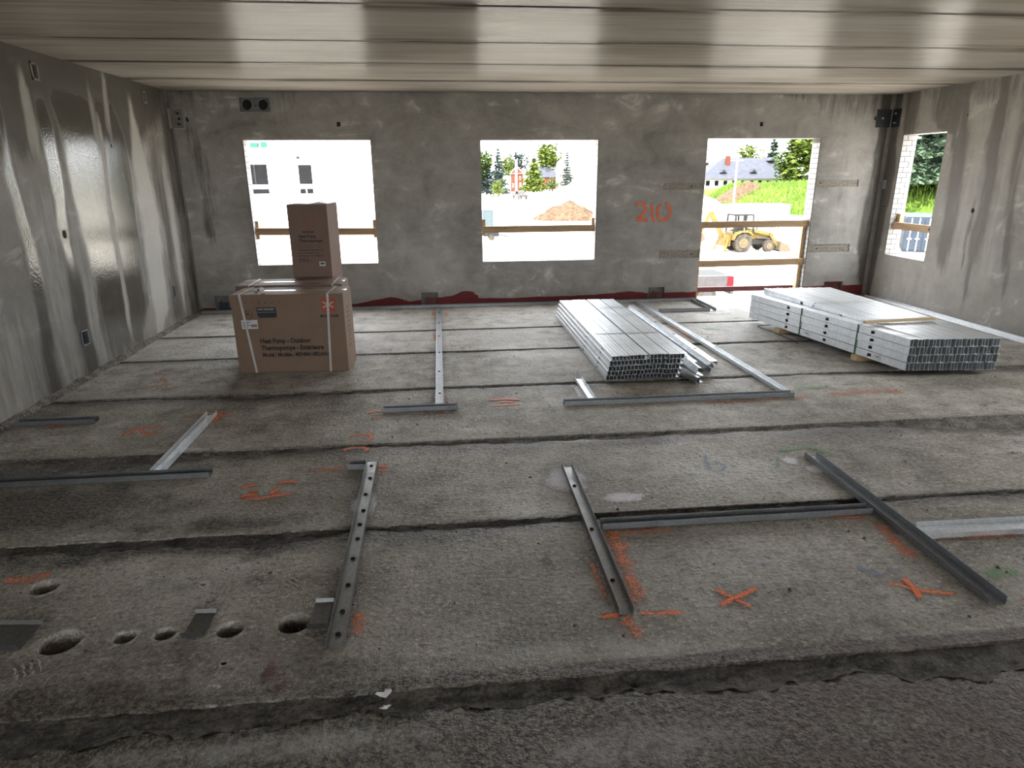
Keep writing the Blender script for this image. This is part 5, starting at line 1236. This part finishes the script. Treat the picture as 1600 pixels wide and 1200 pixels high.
spruce('slender spruce behind the right end of the hip roof', 75.0, 151, -1.5, 11.2, 3.0, 'needle', 21, 1500, TG)
broadleaf('large leafy tree at the right of the doorway view', 72.5, 128, -1.5, 12.5, 5.2, 'leaf_light', 22, 3200, TG, 0.1)
broadleaf('darker leafy tree beside the large one, doorway view', 68.5, 131, -1.8, 8.2, 3.0, 'leaf', 23, 1300, TG, 0.08)
spruce('big spruce filling the top of the narrow right-hand window', 62.5, 82.0, 0.2, 14.0, 6.6, 'needle', 24, 9000, TG)
spruce('spruce left of the big one in the narrow right-hand window', 57.0, 86.0, 0.0, 8.0, 3.4, 'needle', 25, 1600, TG)

# ------------------------------------------------------------------ houses and the building across the yard
def facade_window(parent, x0, x1, z0, z1, y, bars=(), frame='white_paint'):
    w = MB().box(x0, x1, y - 0.03, y + 0.02, z0, z1).build('window_frame', frame, parent)
    m_ = 0.05; xs = [x0 + m_] + list(bars) + [x1 - m_]
    for a, c in zip(xs, xs[1:]): MB().box(a + 0.02, c - 0.02, y - 0.05, y - 0.031, z0 + m_, z1 - m_).build('pane', 'glass_dark', w)
t = empty('precast_building', (0, 50, GZ)); tag(t, 'blank white building with dark windows filling the left window', 'building')
zz = lambda z: z - GZ
MB().box(-34, -3.0, 0, 14, 0, zz(3.25)).build('facade', 'white_render', t)
MB().box(-34.1, -2.9, -0.12, 14, zz(3.25), zz(3.42)).build('parapet', 'white_render', t)
def dark_window(x0, x1, z0, z1, post=None):
    f = MB().box(x0 - 0.06, x1 + 0.06, -0.05, -0.005, zz(z0) - 0.09, zz(z0)).build('window_sill', 'white_paint', t)
    w = MB().box(x0, x1, -0.03, -0.004, zz(z0), zz(z1)).build('window', 'glass_dark', t)
    if post: MB().box(post - 0.05, post + 0.05, -0.06, -0.031, zz(z0), zz(z1)).build('mullion', 'soot', w)
    return w
for k in range(-2, 1):
    x = k * 7.6
    dark_window(-13.2 + x, -12.0 + x, 0.98, 2.33, -12.85 + x); dark_window(-9.87 + x, -8.97 + x, 0.98, 2.28)
    dark_window(-13.2 + x, -12.0 + x, 0.35, 0.68); w = dark_window(-9.87 + x, -8.97 + x, 0.35, 0.68); MB().box(-9.47 + x, -9.40 + x, -0.07, -0.031, zz(0.30), zz(0.70)).build('mullion', 'white_paint', w)
    MB().box(-9.93 + x, -9.71 + x, -0.05, -0.004, zz(2.68), zz(2.86)).build('vent', 'soot', t)
t2 = empty('roof_material_stack', (-12.95, 51.0, 3.42)); tag(t2, 'teal wrapped material on the roof edge of the white building', 'material stack')
MB().box(-0.30, 0.25, 0, 0.5, 0, 0.38).build('sheet_pack', 'teal', t2, bevel=0.05); MB().box(0.45, 0.85, 0, 0.4, 0, 0.42).build('sheet_pack', 'teal', t2)
t2 = empty('roof_props', (-11.2, 51.0, 3.42)); tag(t2, 'thin steel props standing on the roof of the white building', 'props')
for x in (0.0, 0.28): MB().bar((x, 0, 0), (x + 0.16, 0, 0.45), 0.035).build('prop', 'soot', t2)
o = MB().box(-0.2, 0.2, 0, 0.4, 0, 0.08).box(-0.14, 0.1, 0.05, 0.3, 0.08, 0.2).build('roof_timber', 'wood', None); o.location = (-6.4, 51, 3.42); tag(o, 'orange timber offcuts on the roof edge of the white building', 'timber')

def house(name, label, x, y, z, w, d, h, roof, wallm, roofm, ridge='x', rz=0.0):
    t = empty(name, (x, y, z), rz); tag(t, label, 'house')
    MB().box(-w / 2, w / 2, -d / 2, d / 2, 0, h).build('walls', wallm, t)
    e = 0.35
    b = MB()
    if ridge == 'y': pts = [(-w / 2 - e, h - 0.1), (w / 2 + e, h - 0.1), (0, h + roof)]; b.prism(pts, -d / 2 - e, d / 2 + e); b.build('roof', roofm, t); MB().prism([(-w / 2, h), (w / 2, h), (0, h + roof - 0.28)], -d / 2 - e - 0.03, -d / 2 - e + 0.1).build('gable', wallm, t)
    else: b.add([(-w / 2 - e, -d / 2 - e, h), (w / 2 + e, -d / 2 - e, h), (w / 2 + e, d / 2 + e, h), (-w / 2 - e, d / 2 + e, h), (-w / 2 - e, 0, h + roof), (w / 2 + e, 0, h + roof)], [(0, 1, 5, 4), (2, 3, 4, 5), (1, 2, 5), (3, 0, 4), (0, 3, 2, 1)]); b.build('roof', roofm, t)
    return t
t = house('brick_house', 'small red brick gabled house in the middle window', 22.4, 202, GZ + 0.6, 3.6, 7, 5.0, 2.2, 'red_brick', 'white_paint', 'y', -0.12)
for x0, x1, z0, z1 in ((0.75, 1.2, 1.2, 2.4), (0.7, 1.1, 3.3, 4.2), (-1.3, -0.9, 1.2, 2.3)): facade_window(t, x0, x1, z0, z1, -3.51)
MB().box(-0.45, 0.1, -3.95, -3.5, 0, 8.4).build('chimney', 'white_paint', t)
house('garden_shed', 'white outbuilding left of the red brick house', 18.4, 204, GZ + 0.6, 2.6, 4, 3.4, 1.5, 'white_paint', 'white_paint', 'y')
t = house('slate_house', 'house with a blue-grey roof behind the broad conifer, middle window', 32.2, 212, GZ + 1, 6.0, 8, 3.4, 3.2, 'red_brick', 'slate', 'x')
facade_window(t, 0.4, 1.1, 1.2, 2.4, -4.01); facade_window(t, 1.8, 2.5, 1.2, 2.4, -4.01)
t = house('cream_house', 'cream house with a white roof and chimney at the right of the middle window', 39.3, 201, GZ + 1, 9.5, 9, 5.0, 2.8, 'beige', 'white_paint', 'x')
facade_window(t, -2.2, -1.6, 2.0, 3.4, -4.51); MB().box(-4.0, -3.3, -2.0, -1.2, 4.5, 9.2).build('chimney', 'white_paint', t)
# hip-roofed hall beyond the bank
t = empty('hip_roof_hall', (66.3, 146, -2.6)); tag(t, 'long low hall with a wide grey hip roof, seen through the doorway', 'house')
MB().box(-11.6, 11.0, -6, 6, 0, 2.75).build('walls', 'beige', t)
b = MB(); b.add([(-12.8, -7, 2.65), (12.0, -7, 2.65), (12.0, 7, 2.65), (-12.8, 7, 2.65), (-5.0, 0, 6.9), (4.6, 0, 6.9)], [(0, 1, 5, 4), (2, 3, 4, 5), (1, 2, 5), (3, 0, 4), (0, 3, 2, 1)]); rf = b.build('roof', 'slate', t)
for x in (-7.0, -0.4): 
    d = MB().prism([(x - 0.8, 3.9), (x + 0.8, 3.9), (x, 4.7)], -5.6, -3.2).build('dormer', 'slate', rf); MB().prism([(x - 0.35, 3.95), (x + 0.35, 3.95), (x, 4.4)], -5.64, -5.6).build('dormer_vent', 'soot', d)
MB().box(-5.4, -4.5, -2.6, -1.8, 4.8, 7.3).build('chimney', 'red_brick', rf)
MB().prism([(4.2, 6.3), (6.0, 6.3), (5.1, 7.0)], -2.5, 0.5).build('roof_vent', 'slate', rf)
for k in range(12):
    x = -11.0 + k * 1.9; facade_window(t, x, x + 1.0, 1.2, 2.35, -6.01)
# far office block
t = empty('office_block', (80.5, 205, -2.0)); tag(t, 'pale office block with a band of dark windows, far left of the doorway view', 'building')
MB().box(-12, 4.2, 0, 14, 0, 11.2).build('walls', 'white_paint', t); MB().box(-12, 4.6, -0.3, 0, 6.9, 7.15).build('canopy', 'slate', t)
for k in range(9): MB().box(-11.4 + k * 1.42, -10.3 + k * 1.42, -0.08, -0.01, 5.0, 6.1).build('window', 'glass_dark', t)
for k in range(6): MB().box(-4.0 + k * 1.3, -3.6 + k * 1.3, -0.08, -0.01, 9.6, 9.9).build('vent', 'soot', t)
o = MB().cyl((0, 0, 0), (0, 0, 8.2), 0.16, 0.11, n=10).box(-1.0, 1.0, -0.06, 0.06, 7.4, 7.55).build('utility_pole', 'white_paint'); o.location = (44.6, 101, GZ); tag(o, 'white utility pole with a crossarm before the hip roof', 'pole')

# ------------------------------------------------------------------ digger (backhoe loader), facing right
def wheel(parent, x, y, r, w, hub):
    t = MB(); n = 24
    t.cyl((x, y - w / 2, r), (x, y + w / 2, r), r * 0.93, n=n)
    for i in range(n):
        a = 2 * math.pi * i / n; d = Vector((math.cos(a), 0, math.sin(a))); c = Vector((x, y, r)) + d * r * 0.955
        t.obox(c, d, (0, 1, 0), d.cross(Vector((0, 1, 0))), r * 0.045, w / 2, r * 0.06)
    o = t.build('wheel', 'tyre', parent)
    MB().cyl((x, y - w / 2 - 0.03, r), (x, y + w / 2 + 0.03, r), r * 0.52, n=18).build('rim', 'hub', o); MB().cyl((x, y - w / 2 - 0.06, r), (x, y - w / 2, r), r * 0.2, n=12).build('hub', 'yellow', o)
t = empty('backhoe_loader', (22.85, 50.4, GZ), math.radians(2)); tag(t, 'yellow backhoe loader parked in the yard, seen through the doorway', 'digger')
for y in (-0.85, 0.85): wheel(t, 0.0, y, 0.72, 0.42, 1); wheel(t, 2.15, y, 0.46, 0.30, 1)
MB().box(-0.6, 2.6, -0.45, 0.45, 0.55, 0.95).build('chassis', 'soot', t)
MB().prism([(0.75, 0.95), (2.75, 0.95), (2.75, 1.35), (0.75, 1.62)], -0.42, 0.42).build('hood', 'yellow', t, bevel=0.04)
for s_ in (-1, 1):
    MB().prism([(-0.85, 0.95), (-0.65, 1.42), (-0.2, 1.62), (0.35, 1.62), (0.75, 1.35), (0.75, 1.25), (0.3, 1.5), (-0.2, 1.5), (-0.6, 1.3), (-0.75, 0.95)], s_ * 0.85 - 0.22, s_ * 0.85 + 0.22).build('fender', 'yellow', t)
c = MB().box(-0.72, 0.85, -0.72, 0.72, 2.72, 2.84).build('cab_roof', 'soot', t, bevel=0.04)
for x, x2 in ((-0.70, -0.62), (0.05, 0.05), (0.25, 0.25), (0.92, 0.80)):
    for y in (-0.66, 0.66): MB().bar((x, y, 1.45), (x2, y, 2.74), 0.11).build('cab_post', 'soot', t)
MB().box(-0.75, 0.85, -0.66, 0.66, 0.95, 1.5).build('cab_floor', 'yellow', t); MB().box(-0.25, 0.3, -0.3, 0.3, 1.5, 2.1).build('seat', 'soot', t)
MB().cyl((1.35, -0.3, 1.5), (1.35, -0.3, 2.6), 0.05, n=8).build('exhaust', 'soot', t)
for s_ in (-1, 1):
    b = MB(); b.bar((0.95, s_ * 0.55, 1.62), (2.35, s_ * 0.55, 1.30), 0.14, 0.24); b.bar((2.3, s_ * 0.55, 1.38), (3.15, s_ * 0.55, 0.30), 0.14, 0.22); b.build('loader_arm', 'yellow', t); MB().bar((1.2, s_ * 0.55, 1.1), (2.4, s_ * 0.55, 0.95), 0.08).build('hydraulic_ram', 'silver', t)
b = MB(); pts = [(3.05, 0.75), (3.0, 0.15), (3.15, 0.03), (4.0, 0.0), (4.02, 0.05), (3.25, 0.12), (3.1, 0.25), (3.15, 0.78)]; b.prism(pts, -1.05, 1.05)
b.box(3.0, 3.95, -1.07, -1.03, 0.02, 0.12); b.add([(3.05, -1.06, 0.75), (3.02, -1.06, 0.05), (4.0, -1.06, 0.02), (3.65, -1.06, 0.55)], [(0, 1, 2, 3)]); b.add([(3.05, 1.06, 0.75), (3.02, 1.06, 0.05), (4.0, 1.06, 0.02), (3.65, 1.06, 0.55)], [(3, 2, 1, 0)]); b.build('front_bucket', 'hub', t)
b = MB(); b.box(-1.35, -0.85, -0.6, 0.6, 0.45, 1.25); b.build('swing_frame', 'yellow', t)
for s_ in (-1, 1): MB().bar((-1.1, s_ * 0.75, 1.0), (-1.45, s_ * 0.95, 0.08), 0.14).build('stabiliser', 'yellow', t)
MB().bar((-1.25, 0, 1.1), (-2.35, 0, 3.0), 0.22, 0.34).build('boom', 'yellow', t); MB().bar((-2.35, 0, 3.0), (-3.1, 0, 1.5), 0.18, 0.26).build('dipper_arm', 'yellow', t); MB().bar((-1.2, 0.12, 1.7), (-2.0, 0.12, 2.7), 0.09).build('hydraulic_ram', 'silver', t)
MB().prism([(-3.35, 1.45), (-2.95, 1.45), (-2.75, 0.95), (-3.05, 0.8), (-3.4, 1.1)], -0.3, 0.3).build('rear_bucket', 'hub', t)

t = empty('site_trailer', (27.1, 57, GZ)); tag(t, 'plain white site trailer standing behind the backhoe loader', 'trailer')
MB().box(-3.3, 3.3, 0, 2.5, 0.45, 3.1).build('body', 'white_paint', t, bevel=0.04); MB().box(-3.35, 3.35, -0.05, 2.55, 3.1, 3.16).build('roof', 'white_paint', t)
for x in (-0.5, 0.4):
    for y in (0.2, 2.3): MB().cyl((x, y - 0.1, 0.36), (x, y + 0.1, 0.36), 0.36, n=18).build('wheel', 'tyre', t)
text_mesh('222', 0.62, 'soot', t, (1.55, -0.012, 0.92), RX, bold=0.01, name='painted_number')

# ------------------------------------------------------------------ pickup, container and small things in the yard
def pickup(name, label, loc, rz, body):
    t = empty(name, loc, rz); tag(t, label, 'pickup truck')
    MB().prism([(-2.7, 0.55), (2.6, 0.55), (2.75, 0.75), (2.7, 1.05), (1.45, 1.18), (-2.75, 1.18), (-2.78, 0.7)], -0.95, 0.95).build('body', body, t, bevel=0.03)
    MB().prism([(-0.75, 1.18), (1.45, 1.18), (0.75, 1.85), (-0.55, 1.88)], -0.85, 0.85).build('cab', body, t, bevel=0.03)
    MB().prism([(-0.62, 1.24), (1.22, 1.24), (0.68, 1.77), (-0.48, 1.79)], -0.87, 0.87).build('side_glass', 'glass_dark', t)
    MB().box(-2.65, -0.8, -0.8, 0.8, 1.0, 1.182).build('bed', 'soot', t)
    for s_ in (-1, 1):
        MB().box(-2.80, -2.55, s_ * 0.87 - 0.11, s_ * 0.87 + 0.11, 0.68, 1.14).build('tail_lamp', 'tail_red', t)
        for x in (-1.75, 1.75):
            w = MB().cyl((x, s_ * 0.9 - 0.12, 0.38), (x, s_ * 0.9 + 0.08, 0.38), 0.38, n=20).build('wheel', 'tyre', t); MB().cyl((x, s_ * 0.9 - 0.14, 0.38), (x, s_ * 0.9 + 0.1, 0.38), 0.22, n=14).build('rim', 'silver', w)
    MB().box(-2.86, -2.74, -0.9, 0.9, 0.42, 0.6).build('bumper', 'silver', t)
    return t
pickup('pickup_truck', 'silver pickup with red tail lamps at the lower left of the doorway', (10.1, 30.6, GZ), math.pi, 'silver').scale = (1.17, 1.17, 1.17)
pickup('pickup_truck', 'pale pickup parked far across the yard, middle window', (18.2, 158, GZ), -1.35, 'silver')
t = empty('shipping_container', (36.0, 47.4, GZ), math.radians(-33)); tag(t, 'blue-grey shipping container with white lock rods in the narrow right-hand window', 'container')
MB().box(-1.22, 1.22, 0, 6.06, 0.02, 2.6).build('body', 'container_blue', t)
for s_ in (-1, 1):
    MB().box(s_ * 0.61 - 0.57, s_ * 0.61 + 0.57, -0.05, 0, 0.15, 2.48).build('door', 'container_blue', t)
    for x in (0.33, 0.85):
        r = MB().cyl((s_ * x, -0.09, 0.10), (s_ * x, -0.09, 2.52), 0.035, n=8).build('lock_rod', 'white_paint', t); MB().box(s_ * x - 0.14, s_ * x + 0.14, -0.13, -0.05, 0.95, 1.05).build('lock_handle', 'white_paint', r)
    b = MB()
    for k in range(20): b.box(s_ * 1.22 - 0.02, s_ * 1.22 + 0.02, 0.2 + k * 0.29, 0.33 + k * 0.29, 0.15, 2.45)
    b.build('corrugation', 'container_blue', t)
for x, z in ((0.5, 2.0), (-0.5, 1.9), (0.85, 1.5)): MB().box(x - 0.12, x + 0.12, -0.06, -0.05, z - 0.1, z + 0.1).build('placard', 'white_paint', t)
o = MB().box(-0.5, 0.5, 0, 1.0, 0, 0.7).build('plywood_crate', 'wood_pale', None, bevel=0.02); o.location = (37.3, 44.2, GZ); tag(o, 'pale wooden crate in front of the container, right-hand window', 'crate')
t = empty('portable_toilet', (5.0, 73.5, GZ)); tag(t, 'pale blue portable toilet at the left edge of the middle window', 'portable toilet')
MB().box(-0.6, 0.55, 0, 1.1, 0.0, 2.1).build('cabin', 'toilet_blue', t, bevel=0.03); MB().box(-0.66, 0.61, -0.06, 1.16, 2.1, 2.3).build('roof', 'white_paint', t, bevel=0.05); MB().box(-0.42, 0.38, -0.03, 0, 0.12, 1.95).build('door', 'toilet_blue', t); MB().cyl((0.5, 1.0, 2.2), (0.5, 1.0, 2.7), 0.05, n=8).build('vent_pipe', 'white_paint', t)
t = empty('timber_pile', (4.9, 56.5, GZ)); tag(t, 'small pile of boards on the ground below the middle guard board', 'timber pile')
for k in range(5): MB().box(-1.0 + 0.1 * k, 1.0 + 0.08 * k, -0.4 + 0.16 * k, -0.28 + 0.16 * k, 0, 0.1).build('board', 'wood', t)
for k in range(3): MB().box(-0.9 + 0.1 * k, 0.9, -0.32 + 0.16 * k, -0.2 + 0.16 * k, 0.1, 0.2).build('board', 'wood', t)
t = empty('welding_cart', (4.6, 62.5, GZ)); tag(t, 'dark small machine on a cart on the ground, middle window', 'machine')
MB().box(-0.8, 0.6, -0.4, 0.4, 0.35, 0.85).build('body', 'soot', t, bevel=0.05); MB().bar((0.6, 0, 0.5), (1.5, 0, 0.3), 0.1).build('tow_bar', 'soot', t)
for y in (-0.45, 0.45): MB().cyl((-0.1, y - 0.08, 0.28), (-0.1, y + 0.08, 0.28), 0.28, n=14).build('wheel', 'tyre', t)
t = empty('survey_stake', (-8.7, 33, GZ)); tag(t, 'red-tipped survey stake in the lower left of the left window', 'stake')
MB().bar((0, 0, 0), (-0.25, 0, 1.9), 0.05).build('post', 'white_paint', t); MB().bar((-0.16, -0.03, 1.2), (-0.23, -0.03, 1.8), 0.09).build('flag', 'tail_red', t)
